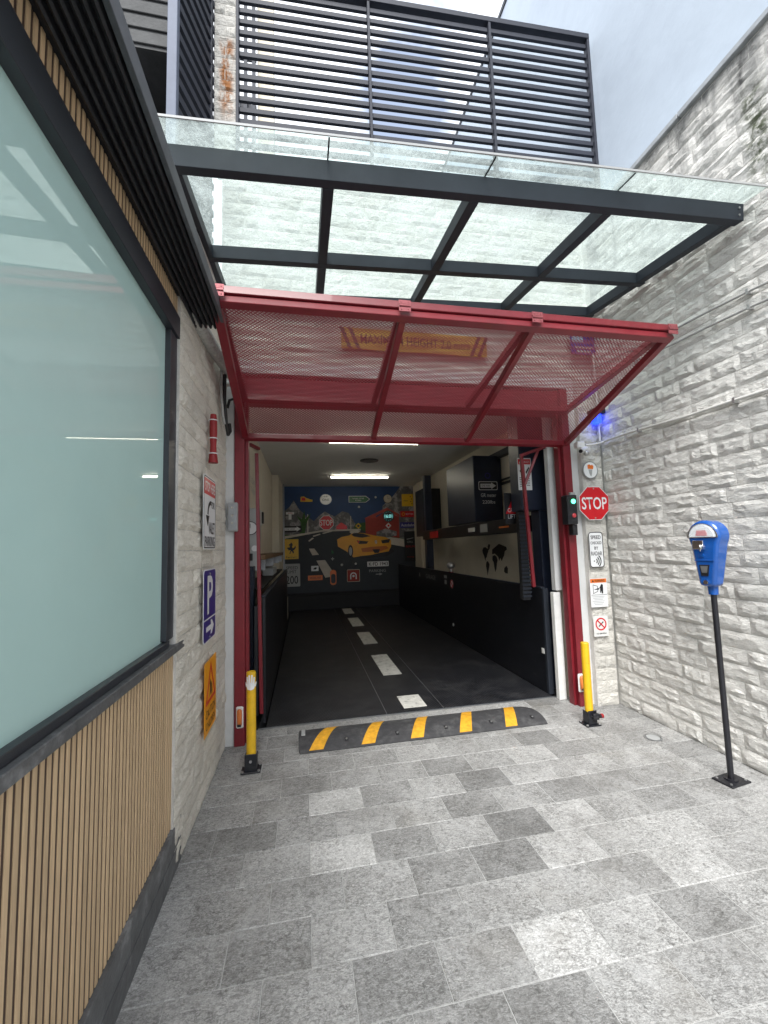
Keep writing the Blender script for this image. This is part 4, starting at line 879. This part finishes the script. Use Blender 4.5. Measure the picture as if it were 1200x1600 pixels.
o = msign('autobahn_sign', 'blue strip sign reading Autobahn at the right edge of the mural', 636, 824, rrect(25 * G, 9 * G, .01), 'sign_blue'); text('Autobahn', o, 0, 0, .075, .36, 'sign_white', .006)
o = msign('black_poster', 'black poster with pale script and red lettering at the lower right of the mural', 639, 859, rrect(19 * G, 48 * G, .01), 'sign_black'); text('GRILL', o, 0, .12, .05, .16, 'plastic_grey', .006); text('BERLIN', o, 0, .0, .05, .24, 'sign_red', .006); text('Racing', o, 0, -.28, .035, .18, 'sign_red', .006); P2(o, 'script', [(-.1, .2), (.08, .23), (.1, .22), (-.08, .18)], 'plastic_grey', .006)
o = msign('number_plate', 'white number plate K-FD 1943 below the painted car', 586, 885.5, rrect(34 * G, 8 * G, .01), 'sign_white', 'number plate'); text('K·FD 1943', o, .01, 0, .09, .50, 'sign_black', .006, bold=.01)
o = msign('parking_arrow_sign', 'pale parking lettering with an arrow under the number plate', 585, 899, [(-.05, -.055), (.05, -.055), (.05, -.08), (.13, -.045), (.05, -.01), (.05, -.035), (-.05, -.035)], 'plastic_grey'); text('PARKING', o, 0, .045, .07, .44, 'plastic_grey', .002)
o = msign('arch_plaque', 'dark square plaque with a white arch and dot low on the mural', 547, 902.5, rrect(20 * G, 19 * G, .02), 'dirty_cream'); P2(o, 'face', rrect(18.4 * G, 17.4 * G, .018), 'barn_red', .006); part('arch', ring(.055, .085, .0075, 14, 0, math.pi, 0, .0), 'sign_white', o, local=True); P2(o, 'arch_leg', [(-.085, -.09), (-.055, -.09), (-.055, 0), (-.085, 0)], 'sign_white', .0075); P2(o, 'arch_leg', [(.055, -.09), (.085, -.09), (.085, 0), (.055, 0)], 'sign_white', .0075); P2(o, 'dot', ngon(12, .03, 0, -.01), 'sign_white', .0075)
o = msign('orange_strip_sign', 'small orange strip sign low at the centre left of the mural', 489, 903.5, rrect(22 * G, 7.5 * G, .01), 'sign_orange'); text('WRONG WAY', o, 0, 0, .06, .28, 'sign_black', .006)
o = msign('bottle_shaped_sign', 'orange rounded thermometer shaped plaque beside the orange strip', 516, 904, rrect(9.5 * G, 23 * G, .07), 'sign_orange'); P2(o, 'face', rrect(7 * G, 14 * G, .05, cy_=-.03), 'sign_black', .006)
o = msign('small_plate', 'tiny white plate with a black emblem above the orange strip', 488.5, 889, rrect(11 * G, 8 * G, .008), 'sign_white'); P2(o, 'emblem', [(-.05, -.02), (.0, .03), (.06, .02), (.02, -.03)], 'sign_black', .006)
o = msign('green_figure', 'small green walking figure light on the painted road', 515, 865, [(-.03, -.05), (-.01, 0), (-.02, .05), (0, .06), (.02, .03), (.04, .0), (.02, -.05), (.005, -.02)], 'sign_green')
o = msign('plus_mark', 'small white plus mark below the green figure', 515.5, 875, [(-.01, .04), (.01, .04), (.01, .01), (.04, .01), (.04, -.01), (.01, -.01), (.01, -.04), (-.01, -.04), (-.01, -.01), (-.04, -.01), (-.04, .01), (-.01, .01)], 'plastic_grey')
for px, py in ((558, 793.5), (585, 778), (551, 884), (529.5, 885)):
    x, y_ = Q(px, py); part('knob', MB().sphere((x, y_, .03), .03, 12, 8), 'sign_paper', mu_, local=True, smooth=True)
for y_, z_, mt_, lb in ((9.55, 2.55, 'sign_black', 'oval black plaque on the cream pillar above the oval red plaque'), (9.55, 1.62, 'sign_red', 'oval red plaque on the cream pillar right of the mural')):
    o = thing('oval_plaque', lb, 'plaque', M=frame((2.895, y_, z_), RIGHTW)); part('plate', MB().poly(ngon(20, .14, sy_=1.3), .004, .004), mt_, o, local=True)

# ------------------------------------------------------------------ speed bump
sb = thing('speed_bump', 'black rubber speed bump with yellow stripes in front of the garage threshold', 'speed bump', (.95, 3.42, 0))
BX0, BX1, BY0, BY1, BH = -.06, 1.965, 3.215, 3.60, .045
def bump_z(t): return .008 + BH * math.sin(math.pi * t) ** .8 if 0 < t < 1 else .008
def bump_strip(f0, f1, dz=0., n=14, t0=0., t1=1.):
    """strip between x=f0(t) and x=f1(t)"""
    mb = MB(); vs = []
    for i in range(n + 1):
        t = t0 + (t1 - t0) * i / n; y_ = BY0 + (BY1 - BY0) * t
        for x in (f0(t), f1(t)): vs.append((x, y_, bump_z(t) + dz))
    k = len(vs); vs += [(x, y_, max(z - .004 if dz else .0, 0)) for x, y_, z in vs]
    fs = [(2 * i, 2 * i + 1, 2 * i + 3, 2 * i + 2) for i in range(n)]
    fs += [(2 * i, 2 * i + 2, k + 2 * i + 2, k + 2 * i) for i in range(n)] + [(2 * i + 3, 2 * i + 1, k + 2 * i + 1, k + 2 * i + 3) for i in range(n)] + [(0, k, k + 1, 1), (2 * n, 2 * n + 1, k + 2 * n + 1, k + 2 * n)]
    return mb.add(vs, fs)
def left_end(t): return BX0 + .0 * t + .012 * (2 * t - 1) ** 6
def right_end(t): return BX1 - .15 * t ** 2.6 - .01 * (1 - t) ** 6
part('rubber_body', bump_strip(left_end, right_end, n=20), 'rubber', sb, smooth=True)
for xc in (.065, .455, .84, 1.24, 1.635):
    part('yellow_stripe', bump_strip(lambda t, xc=xc: xc - .052 + .172 * t, lambda t, xc=xc: xc + .052 + .155 * t, .0018, t0=.03, t1=.97), 'yellow_rubber', sb, smooth=True)
for xc in (.30, .70, 1.10, 1.49, 1.86):
    t = .22; y_ = BY0 + (BY1 - BY0) * t; part('bolt_recess', MB().box(xc - .014, xc + .014, y_ - .03, y_ + .05, bump_z(t) - .004, bump_z(t) + .004, .004), 'black_matte', sb)
    part('bolt', MB().cyl((xc, y_ - .014, bump_z(t)), (xc, y_ - .014, bump_z(t) + .009), .008, n=6), 'galvanised', sb)
part('end_plate', MB().box(BX0 + .02, BX0 + .05, 3.40, 3.50, .048, .0555, .002), 'plastic_grey', sb)

# ------------------------------------------------------------------ bollards
b1 = thing('bollard', 'yellow steel bollard with a white hand on top left of the speed bump', 'bollard', (-.375, 3.085, 0), group='yellow bollards at the garage entrance')
BASE[b1.name] = None
bt = MB().cyl((0, 0, .03), (0, 0, .652), .032, n=28)
part('tube', bt, 'yellow_paint', b1, smooth=True); part('cap', MB().cyl((0, 0, .6525), (0, 0, .657), .031, .028, n=28), 'yellow_paint', b1, smooth=True)
part('base_plate', MB().box(-.065, .065, -.055, .055, .0, .010, .002), 'black_panel', b1)
br = MB().box(-.040, -.034, -.03, .03, .010, .11, .002).box(.034, .040, -.03, .03, .010, .11, .002).box(-.040, .040, -.040, -.034, .010, .12, .002)
part('bracket', br, 'black_panel', b1, bevel=.001)
for x, y_ in ((-.054, -.043), (.054, -.043), (-.054, .043), (.054, .043)): part('bolt', MB().cyl((x, y_, .010), (x, y_, .018), .009, n=6), 'galvanised', b1)
part('pivot_bolt', MB().cyl((0, -.041, .075), (0, -.049, .075), .009, n=8), 'galvanised', b1)
b2 = copy_tree(b1); b2.location = (2.285, 3.13, 0); b2['label'] = 'plain yellow steel bollard with a red lock right of the speed bump'
lk = part('lock', MB().box(-.01, .045, -.072, -.041, .055, .105, .008).cyl((.045, -.056, .08), (.06, -.056, .08), .016, n=14), 'black_panel', b2)
part('lock_knob', MB().cyl((.0605, -.056, .08), (.08, -.056, .08), .017, n=14), 'red_rubber', b2, smooth=True)
# white hand wrapped on the left bollard: palm and five fingers following the tube
def wrap(pts, mt, name, rr=.0335, th=.003):
    mb = MB(); n = len(pts)
    f = lambda s, z, r_: (r_ * math.sin(s / rr), -r_ * math.cos(s / rr), z)
    vs = [f(s, z, rr + th) for s, z in pts] + [f(s, z, rr - .001) for s, z in pts]
    c = (sum(p[0] for p in pts) / n, sum(p[1] for p in pts) / n); vs.append(f(c[0], c[1], rr + th + .0008)); k = len(vs) - 1
    mb.add(vs, [(i, (i + 1) % n, k) for i in range(n)] + [((i + 1) % n, i, n + i, n + (i + 1) % n) for i in range(n)]); return mb
def finger(s0, z0, ang, ln, wd=.0095):
    pts = []
    for i in range(5): a = math.pi * i / 4; pts.append((wd / 2 * math.cos(a), ln + wd / 2 * math.sin(a)))
    pts = [(wd / 2 * 1.1, 0)] + pts + [(-wd / 2 * 1.1, 0)]
    return [(s0 + x * math.cos(ang) - y_ * math.sin(ang), z0 + x * math.sin(ang) + y_ * math.cos(ang)) for x, y_ in pts]
hd = thing('hand_glove', 'white plastic hand shape clasping the top of the left bollard', 'hand ornament', (-.375, 3.085, 0)); BASE[hd.name] = None
part('palm', wrap([(-.020, .545), (0, .540), (.020, .545), (.027, .56), (.027, .582), (.012, .59), (-.012, .59), (-.027, .582), (-.027, .56)], 'sign_white', 'palm'), 'sign_white', hd, smooth=False)
for s0, z0, an, ln in ((-.019, .584, .14, .040), (-.0065, .588, .04, .050), (.0065, .588, -.04, .050), (.019, .584, -.14, .038), (-.030, .562, .55, .026), (.031, .562, -.55, .026)):
    part('finger', wrap(finger(s0, z0, an, ln), 'sign_white', 'finger', th=.0042), 'sign_white', hd)

# reflectors on red posts
rf = thing('reflector_lamp', 'orange side reflector low on the left red post', 'reflector', (-.505, 3.459, .22), group='orange reflectors on the gate posts'); BASE[rf.name] = None
part('housing', MB().box(-.027, .027, -.012, 0, -.080, .080, .006), 'white_paint', rf, bevel=.003)
part('lens', MB().box(-.019, .019, -.038, -.012, -.065, .068, .012), 'orange_plastic', rf, bevel=.004, smooth=True); part('socket', MB().box(-.014, .014, -.0395, -.0385, -.06, -.042), 'sign_black', rf)
r2 = copy_tree(rf); r2.location = (2.455, 3.459, .215); r2['label'] = 'orange side reflector low on the right red post'

# ------------------------------------------------------------------ parking meter
pm = thing('parking_meter', 'blue old fashioned parking meter on a thin black pole by the right stone wall', 'parking meter', (2.565, 2.215, 0)); BASE[pm.name] = None
part('pole', MB().cyl((0, 0, .01), (0, 0, 1.17), .0165, n=18), 'pole_black', pm, smooth=True)
part('base_plate', MB().box(-.085, .085, -.06, .06, 0, .010, .002), 'pole_black', pm)
part('weld_collar', MB().cyl((0, 0, .010), (0, 0, .016), .034, n=18), 'pole_black', pm)
for x, y_ in ((-.065, -.04), (.065, -.04), (-.065, .04), (.065, .04)): part('bolt', MB().cyl((x, y_, .01), (x, y_, .016), .007, n=6), 'galvanised', pm)
part('neck', MB().cyl((0, 0, 1.135), (0, 0, 1.19), .026, .030, n=20), 'meter_blue', pm, smooth=True)
# body profile in the Y-Z plane, extruded along X (front faces -X)
def head_profile(sc_=1.0):
    pts = []
    for i in range(17):
        a = math.pi * (-.12 + 1.24 * i / 16); pts.append((.098 * sc_ * math.cos(a), 1.512 + .098 * sc_ * math.sin(a)))
    pts += [(-.082 * sc_, 1.45), (-.048 * sc_, 1.188), (.048 * sc_, 1.188), (.082 * sc_, 1.45)]
    return pts
def extr(pts, x0, x1, s0=1., s1=1., zc=1.40):
    n = len(pts); f = lambda x, s: [(x, p[0] * s, zc + (p[1] - zc) * s) for p in pts]
    vs = f(x0, s0) + f(x1, s1); return MB().add(vs, [tuple(range(n)), tuple(range(2 * n - 1, n - 1, -1))] + [(i, n + i, n + (i + 1) % n, (i + 1) % n) for i in range(n)])
hm = extr(head_profile(), -.055, .062)
hm.v = [(x if x < 0 or z > 1.45 else .062 - (1.45 - z) / .262 * .026, y_, z) for x, y_, z in hm.v]
part('head', hm, 'meter_blue', pm, smooth=True, bevel=.020)
dome = MB(); vs = []; fs = []; n_ = 18
arc = [( .088 * math.cos(math.pi * i / n_), 1.502 + .088 * math.sin(math.pi * i / n_)) for i in range(n_ + 1)]
for i, (a, b) in enumerate(arc): vs += [(-.056, a, b), (-.070, a * .86, 1.502 + (b - 1.502) * .86)]
for i in range(n_): fs.append((2 * i, 2 * i + 1, 2 * i + 3, 2 * i + 2))
vs.append((-.076, 0, 1.53)); c_ = len(vs) - 1
for i in range(n_): fs.append((2 * i + 1, c_, 2 * i + 3))
fs.append((0, 2 * n_, 2 * n_ + 1, 1)); fs.append((1, 2 * n_ + 1, c_))
dome.add(vs, fs)
wd_ = part('window_rim', extr([(.092 * math.cos(math.pi * i / 16), 1.498 + .092 * math.sin(math.pi * i / 16)) for i in range(17)], -.060, -.0552), 'chrome', pm)
part('dial_plate', extr([(.076 * math.cos(math.pi * i / 16), 1.504 + .076 * math.sin(math.pi * i / 16)) for i in range(17)], -.0625, -.0605), 'sign_white', pm)
part('red_scale', extr([(-.035, 1.51), (.035, 1.51), (.028, 1.545), (-.028, 1.545)], -.0642, -.0630), 'sign_red', pm); 
part('window_glass', dome, 'dome_glass', pm, smooth=True)
part('coin_plate', MB().box(-.0640, -.0555, -.005, .062, 1.425, 1.480, .002), 'chrome', pm)
part('coin_knob', MB().cyl((-.064, -.002, 1.437), (-.083, -.002, 1.437), .017, .013, n=16).box(-.092, -.083, -.006, .002, 1.412, 1.452, .002), 'chrome', pm, smooth=True)
part('keyhole', MB().cyl((-.0555, .01, 1.385), (-.061, .01, 1.385), .012, n=16), 'meter_blue', pm)
part('seam_rib', MB().box(-.0605, -.0555, -.060, .060, 1.350, 1.357, .001), 'meter_blue', pm)
part('badge', extr([(-.028, 1.325), (.032, 1.325), (.024, 1.255), (-.016, 1.255)], -.060, -.0552), 'sign_black', pm)
part('badge_plate', extr([(-.020, 1.318), (.024, 1.318), (.018, 1.275), (-.012, 1.275)], -.0625, -.0605), 'steel_grey', pm)
part('lock', MB().cyl((-.0555, .0, 1.215), (-.064, .0, 1.215), .014, n=18), 'chrome', pm, smooth=True)
pm.rotation_euler = (0, 0, R(8))

# ------------------------------------------------------------------ signs on the left stone wall
XS = XL + .030
v = sign('valet_sign', 'white stop here for valet parking sign, topmost of the three on the left stone wall', frame((XS, 2.77, 1.745), LEFTW), rrect(.34, .46, .03), 'sign_white')
part('black_border', outline(rrect(.325, .445, .026), rrect(.313, .433, .022), .004), 'sign_black', v, local=True)
P2(v, 'red_header', rrect(.305, .10, .008, cy_=.16), 'sign_red'); text('STOP HERE', v, 0, .16, .062, .27, 'sign_white', .0052, bold=.015)
a_ = MB(); ring(.075, .10, .0045, 10, R(95), R(175), .03, -.02, a_); a_.poly([(-.11, -.02), (-.02, -.02), (-.062, -.085)], .0045, .0008); part('arrow', a_, 'sign_black', v, local=True)
text('FOR', v, .08, .055, .045, .10, 'sign_black', .0045, bold=.01); text('VALET', v, .05, -.095, .075, .17, 'sign_black', .0045, bold=.01); text('PARKING', v, 0, -.18, .062, .27, 'sign_black', .0045, bold=.01)
p = sign('parking_sign', 'blue parking sign with a white P and arrow below the valet sign', frame((XS, 2.785, 1.172), LEFTW), rrect(.335, .44, .03), 'sign_white')
P2(p, 'blue_face', rrect(.320, .425, .026), 'sign_blue'); text('P', p, 0, .062, .235, .15, 'sign_white', .0052, bold=.02); P2(p, 'divider', [(-.16, -.087), (.16, -.087), (.16, -.079), (-.16, -.079)], 'sign_white', .0052)
P2(p, 'arrow', [(-.10, -.128), (.03, -.128), (.02, -.100), (.055, -.100), (.11, -.143), (.055, -.186), (.02, -.186), (.03, -.158), (-.10, -.158)], 'sign_white', .0052)
for yv in (.19, -.20): part('screw', MB().cyl((0, yv, .003), (0, yv, .0075), .006, n=8), 'galvanised', p, local=True)
q = sign('slow_sign', 'amber warning sign with a red triangle, lowest of the three on the left wall', frame((XS, 2.825, .617), LEFTW), rrect(.315, .43, .004), 'sign_amber')
part('red_triangle', outline([(-.135, -.04), (.135, -.04), (0, .195)], [(-.10, -.02), (.10, -.02), (0, .155)], .0042), 'sign_red', q, local=True)
P2(q, 'walking_figure', [(-.03, -.01), (-.018, .04), (-.03, .07), (-.01, .09), (.0, .06), (.006, .03), (.0, -.01), (-.01, .02)], 'sign_black', .0045); P2(q, 'walking_figure', [(.015, -.01), (.02, .03), (.012, .055), (.028, .07), (.038, .045), (.04, .01), (.034, -.01), (.028, .015)], 'sign_black', .0045)
text('CAUTION', q, 0, -.095, .05, .25, 'sign_black', .0045); text('CHILDREN', q, 0, -.165, .045, .24, 'sign_black', .0045)
# red hook / handle hung on cable ties
hk = thing('red_rubber_handle', 'red rubber handle tied to the left stone wall above the valet sign', 'handle', (XL + .05, 2.78, 2.1))
part('grip', MB().tube([(XL + .05, 2.775, 2.07 + i * .04) for i in range(9)], lambda i: (.030, .026, .020, .019, .022, .024, .024, .023, .018)[i], 12), 'red_rubber', hk, smooth=True)
for z in (2.13, 2.23, 2.35): part('cable_tie', MB().tube([(XL + .05 + .028 * math.cos(a * .7), 2.775 + .028 * math.sin(a * .7), z) for a in range(10)] + [(XL + .03, 2.86, z + .01)], .0035, 6), 'sign_white', hk)

# ------------------------------------------------------------------ signs right of the gate
YS = 3.398
s = sign('stop_sign', 'large red octagonal stop sign on the stone right of the gate', frame((2.672, YS - .012, 1.848), FRONT), ngon(8, .170, a0=math.pi / 8), 'sign_white')
P2(s, 'red_face', ngon(8, .164, a0=math.pi / 8), 'sign_red'); text('STOP', s, 0, .0, .115, .265, 'sign_white', .0052, bold=.012)
for yv in (.138, -.138): part('bolt', MB().cyl((0, yv, .003), (0, yv, .008), .007, n=8), 'galvanised', s, local=True)
s = sign('radar_sign', 'white speed checked by radar sign below the stop sign', frame((2.668, YS, 1.415), FRONT), rrect(.150, .330, .028), 'sign_white')
part('black_border', outline(rrect(.150, .330, .028), rrect(.136, .316, .022), .0045), 'sign_black', s, local=True)
for t_, yv, hh, ww in (('SPEED', .115, .034, .105), ('CHECKED', .063, .026, .115), ('BY', .015, .028, .042), ('RADAR', -.035, .036, .115)): text(t_, s, 0, yv, hh, ww, 'sign_black', .0045, bold=.01)
wv = MB(); wv.poly(ngon(10, .006, -.03, -.105), .0045, .0008)
for r_ in (.025, .045, .065): ring(r_ - .005, r_ + .005, .0045, 8, R(-48), R(48), -.025, -.105, wv)
part('radar_waves', wv, 'sign_black', s, local=True)
s = sign('door_warning_sign', 'white warning sign with orange header and a door pictogram below the radar sign', frame((2.663, YS, 1.021), FRONT), rrect(.176, .262, .006), 'sign_white')
P2(s, 'orange_header', rrect(.168, .036, .003, cy_=.108), 'sign_orange'); text('WARNING', s, .012, .108, .022, .105, 'sign_black', .0052, bold=.01); P2(s, 'triangle', [(-.068, .098), (-.046, .098), (-.057, .118)], 'sign_black', .0052)
part('door_pictogram', outline([(-.06, .075), (-.06, -.01), (-.01, .01), (-.01, .06)], [(-.056, .068), (-.056, -.003), (-.014, .013), (-.014, .057)], .0045), 'sign_black', s, local=True)
P2(s, 'person_pictogram', [(.012, .0), (.014, .04), (.002, .035), (.018, .06), (.03, .078), (.045, .07), (.045, .03), (.042, -.01), (.03, -.01), (.026, .02), (.022, -.005)], 'sign_black', .0045); P2(s, 'arrow', [(-.045, .03), (-.01, .04), (-.01, .046), (.006, .034), (-.01, .022), (-.01, .028), (-.045, .026)], 'sign_black', .005)
P2(s, 'rule', [(-.08, -.022), (.08, -.022), (.08, -.019), (-.08, -.019)], 'sign_black', .0045)
for i in range(6): P2(s, 'text_line', rrect(.13 - .02 * (i % 3), .004, .001, 1, cx_=-.01, cy_=-.036 - i * .014), 'plastic_grey', .0045)
s = sign('no_smoking_sign', 'square no smoking sign with a red ring, lowest on the stone right of the gate', frame((2.660, YS, .718), FRONT), rrect(.152, .185, .004), 'sign_paper')
part('red_ring', ring(.045, .057, .0045, cy_=.018), 'sign_red', s, local=True); P2(s, 'cigarette', [(-.025, .002), (-.02, -.006), (.028, .034), (.022, .042)], 'sign_black', .0045); P2(s, 'slash', [(-.042, .052), (-.034, .060), (.042, -.016), (.034, -.024)], 'sign_red', .0055); text('NO SMOKING', s, 0, -.066, .014, .10, 'sign_black', .0045, bold=.01)
s = sign('round_badge', 'round white badge with a small orange and grey figure above the stop sign', frame((2.665, YS, 2.165), FRONT), ngon(28, .080, sy_=1.05), 'steel_grey', 'badge')
P2(s, 'white_face', ngon(28, .072, sy_=1.05), 'sign_white'); P2(s, 'orange_figure', [(-.028, .012), (.028, .008), (.034, .035), (.022, .052), (.005, .045), (-.01, .056), (-.03, .045)], 'sign_orange', .005); P2(s, 'grey_figure', [(-.022, .006), (.02, .004), (.014, -.035), (.006, -.06), (-.006, -.05), (-.014, -.03)], 'plastic_grey', .005)
# blue sign & yellow height sign
s = sign('blue_notice', 'blue notice high on the wall behind the right end of the gate mesh', frame((2.70, 3.42, 3.43), FRONT), rrect(.27, .24, .006), 'sign_blue', t=.006); P2(s, 'panel', rrect(.12, .10, .004, cx_=-.06, cy_=.05), 'hose_blue', .008); P2(s, 'text_line', rrect(.2, .02, .002, 1, cy_=-.05), 'plastic_grey', .008); P2(s, 'text_line', rrect(.16, .02, .002, 1, cy_=-.09), 'plastic_grey', .008)
s = sign('height_sign', 'yellow maximum height sign with hazard stripes seen through the gate mesh', frame((1.02, 3.45, 3.33), FRONT), [(-.68, -.095), (.68, -.095), (.68, .095), (-.68, .095)], 'faded_yellow', t=.006)
text('MAXIMUM HEIGHT 2.0 mtrs', s, 0, 0, .085, 1.02, 'sign_black', .008, bold=.01)
for i in (-1, 1):
    for j in range(2): xx = i * (.565 + .075 * j); P2(s, 'hazard_stripe', [(xx - .02 - i * .04, -.095), (xx + .015 - i * .04, -.095), (xx + .02 + i * .04, .095), (xx - .015 + i * .04, .095)], 'sign_black', .008)
# beacon
bc = thing('beacon_lamp', 'glowing blue beacon lamp on the stone above the round badge', 'beacon', (2.75, 3.38, 2.66))
part('dome', MB().cyl((2.75, 3.37, 2.62), (2.75, 3.37, 2.69), .045, n=20).sphere((2.75, 3.37, 2.62), .045, 16, 8, sz=.45), 'blue_lamp', bc, smooth=True)
part('base', MB().box(2.69, 2.81, 3.31, 3.42, 2.695, 2.745, .006), 'sign_black', bc)
bl = bpy.data.lights.new('beacon_light', 'POINT'); bl.energy = .05; bl.color = (.05, .1, 1); bl.shadow_soft_size = .04; blo = bpy.data.objects.new('beacon_light', bl); blo.location = (2.74, 3.33, 2.57); col.objects.link(blo); blo.parent = bc; blo.matrix_parent_inverse = Matrix.Translation(-BASE[bc.name])
# cctv
cc = thing('security_camera', 'small white security camera on the stone right of the gate', 'security camera', (2.6, 3.36, 2.37))
part('body', MB().cyl((2.53, 3.33, 2.33), (2.62, 3.38, 2.37), .024, n=16), 'white_paint', cc, smooth=True); part('lens', MB().cyl((2.522, 3.326, 2.327), (2.53, 3.33, 2.33), .017, n=16), 'sign_black', cc); part('mount', MB().box(2.52, 2.60, 3.36, 3.42, 2.37, 2.43, .006), 'white_paint', cc); part('lower_dome', MB().sphere((2.60, 3.35, 2.315), .025, 14, 8), 'galvanised', cc, smooth=True)
# conduits
def pipe(name, label, path, r, mt, clips=0, cat='pipe'):
    o = thing(name, label, cat, path[0]); part('pipe', MB().tube(path, r, 10), mt, o, smooth=True)
    for i in range(clips):
        t = (i + .5) / clips * (len(path) - 1); a = int(t); f = t - a; p = Vector(path[a]).lerp(Vector(path[min(a + 1, len(path) - 1)]), f); part('clip', MB().box(p.x - .012, p.x + .03, p.y - .008, p.y + .008, p.z - r - .008, p.z + r + .008), 'galvanised', o)
    return o
XC = XR - .035
def wavy(y0, z0, y1, z1, n=14, amp=.006): return [(XC, y0 + (y1 - y0) * i / n, z0 + (z1 - z0) * i / n + amp * math.sin(i * 1.7)) for i in range(n + 1)]
pipe('conduit', 'pale conduit crossing the right stone wall at door head height', [(2.61, 3.365, 2.395), (2.70, 3.365, 2.405), (XC, 3.36, 2.43)] + wavy(3.30, 2.435, -2.2, 2.23, 20), .011, 'conduit_white', 8)
pipe('conduit', 'lower of two thin grey cables high on the right stone wall', wavy(3.40, 3.06, -2.2, 2.60, 20), .008, 'conduit_grey', 6)
pipe('conduit', 'upper of two thin grey cables high on the right stone wall', wavy(3.40, 3.17, -2.2, 2.69, 20), .008, 'conduit_grey', 6)
pipe('conduit', 'thin vertical white conduit in the corner beside the blue beacon', [(2.775, 3.375, 2.44), (2.775, 3.375, 2.75), (2.77, 3.375, 3.3)], .010, 'conduit_white', 2)
pipe('beacon_cable', 'thin grey cable dropping from the blue beacon to the conduit', [(2.76, 3.38, 2.69), (2.765, 3.37, 2.55), (2.74, 3.37, 2.47), (2.72, 3.37, 2.42)], .004, 'conduit_grey', cat='cable')
# traffic light
tl = thing('traffic_light', 'small black two lamp signal with green lit beside the right red post', 'traffic light', (2.43, 3.4, 1.8))
part('housing', MB().box(2.375, 2.475, 3.36, 3.455, 1.655, 1.925, .005), 'black_panel', tl)
part('green_lens', MB().sphere((2.436, 3.358, 1.865), .021, 16, 8, sy=.5), 'green_lamp', tl, smooth=True); part('red_lens', MB().sphere((2.436, 3.358, 1.735), .021, 16, 8, sy=.5), 'red_lamp', tl, smooth=True)
part('top_clip', MB().box(2.42, 2.47, 3.37, 3.40, 1.926, 1.95, .002), 'plastic_grey', tl); part('lower_stem', MB().box(2.43, 2.478, 3.38, 3.44, 1.555, 1.654, .003), 'black_panel', tl)
# switch box on left post
bx = thing('switch_box', 'grey switch box with three buttons beside the left red post', 'switch box', (-.556, 3.45, 1.77))
part('box', MB().box(-.592, -.518, 3.41, 3.459, 1.655, 1.885, .005), 'plastic_grey', bx)
for z in (1.84, 1.78, 1.72): part('button', MB().cyl((-.555, 3.41, z), (-.555, 3.403, z), .010, n=14), 'chrome', bx)
part('door', MB().box(-.586, -.524, 3.405, 3.4095, 1.665, 1.875, .001), 'steel_grey', bx)
# duct and cables at top left
du = thing('flexible_duct', 'grey corrugated flexible duct running under the soffit to the left of the gate', 'duct', (-.6, 3, 2.9))
pth = [(-.615 + .10 * i / 60, 2.35 + 1.05 * i / 60, 2.86 - .02 * math.sin(i / 60 * 3.14)) for i in range(61)]
part('hose', MB().tube(pth, lambda i: .044 if i % 2 else .039, 14), 'duct_grey', du)
pipe('black_cable', 'thick black hanging cable loop at the top of the left stone wall', [(-.56, 3.10, 2.80), (-.565, 3.12, 2.62), (-.56, 3.16, 2.45), (-.555, 3.22, 2.38), (-.55, 3.27, 2.42), (-.555, 3.27, 2.48)], .013, 'cable_black', cat='cable')
pipe('grey_cable', 'pale grey cable beside the black cable loop on the left wall', [(-.575, 3.06, 2.86), (-.58, 3.07, 2.65), (-.575, 3.12, 2.5), (-.57, 3.15, 2.44)], .010, 'conduit_grey', cat='cable')
pipe('black_hose', 'short black hose bending from the white jamb to the left red post', [(-.60, 3.44, 2.66), (-.58, 3.42, 2.72), (-.54, 3.42, 2.735), (-.50, 3.44, 2.73)], .011, 'cable_black', cat='hose')
pipe('duct_bracket', 'white pipe stub under the corrugated duct at the top left', [(-.61, 3.38, 2.84), (-.52, 3.38, 2.83)], .018, 'conduit_white', cat='pipe')
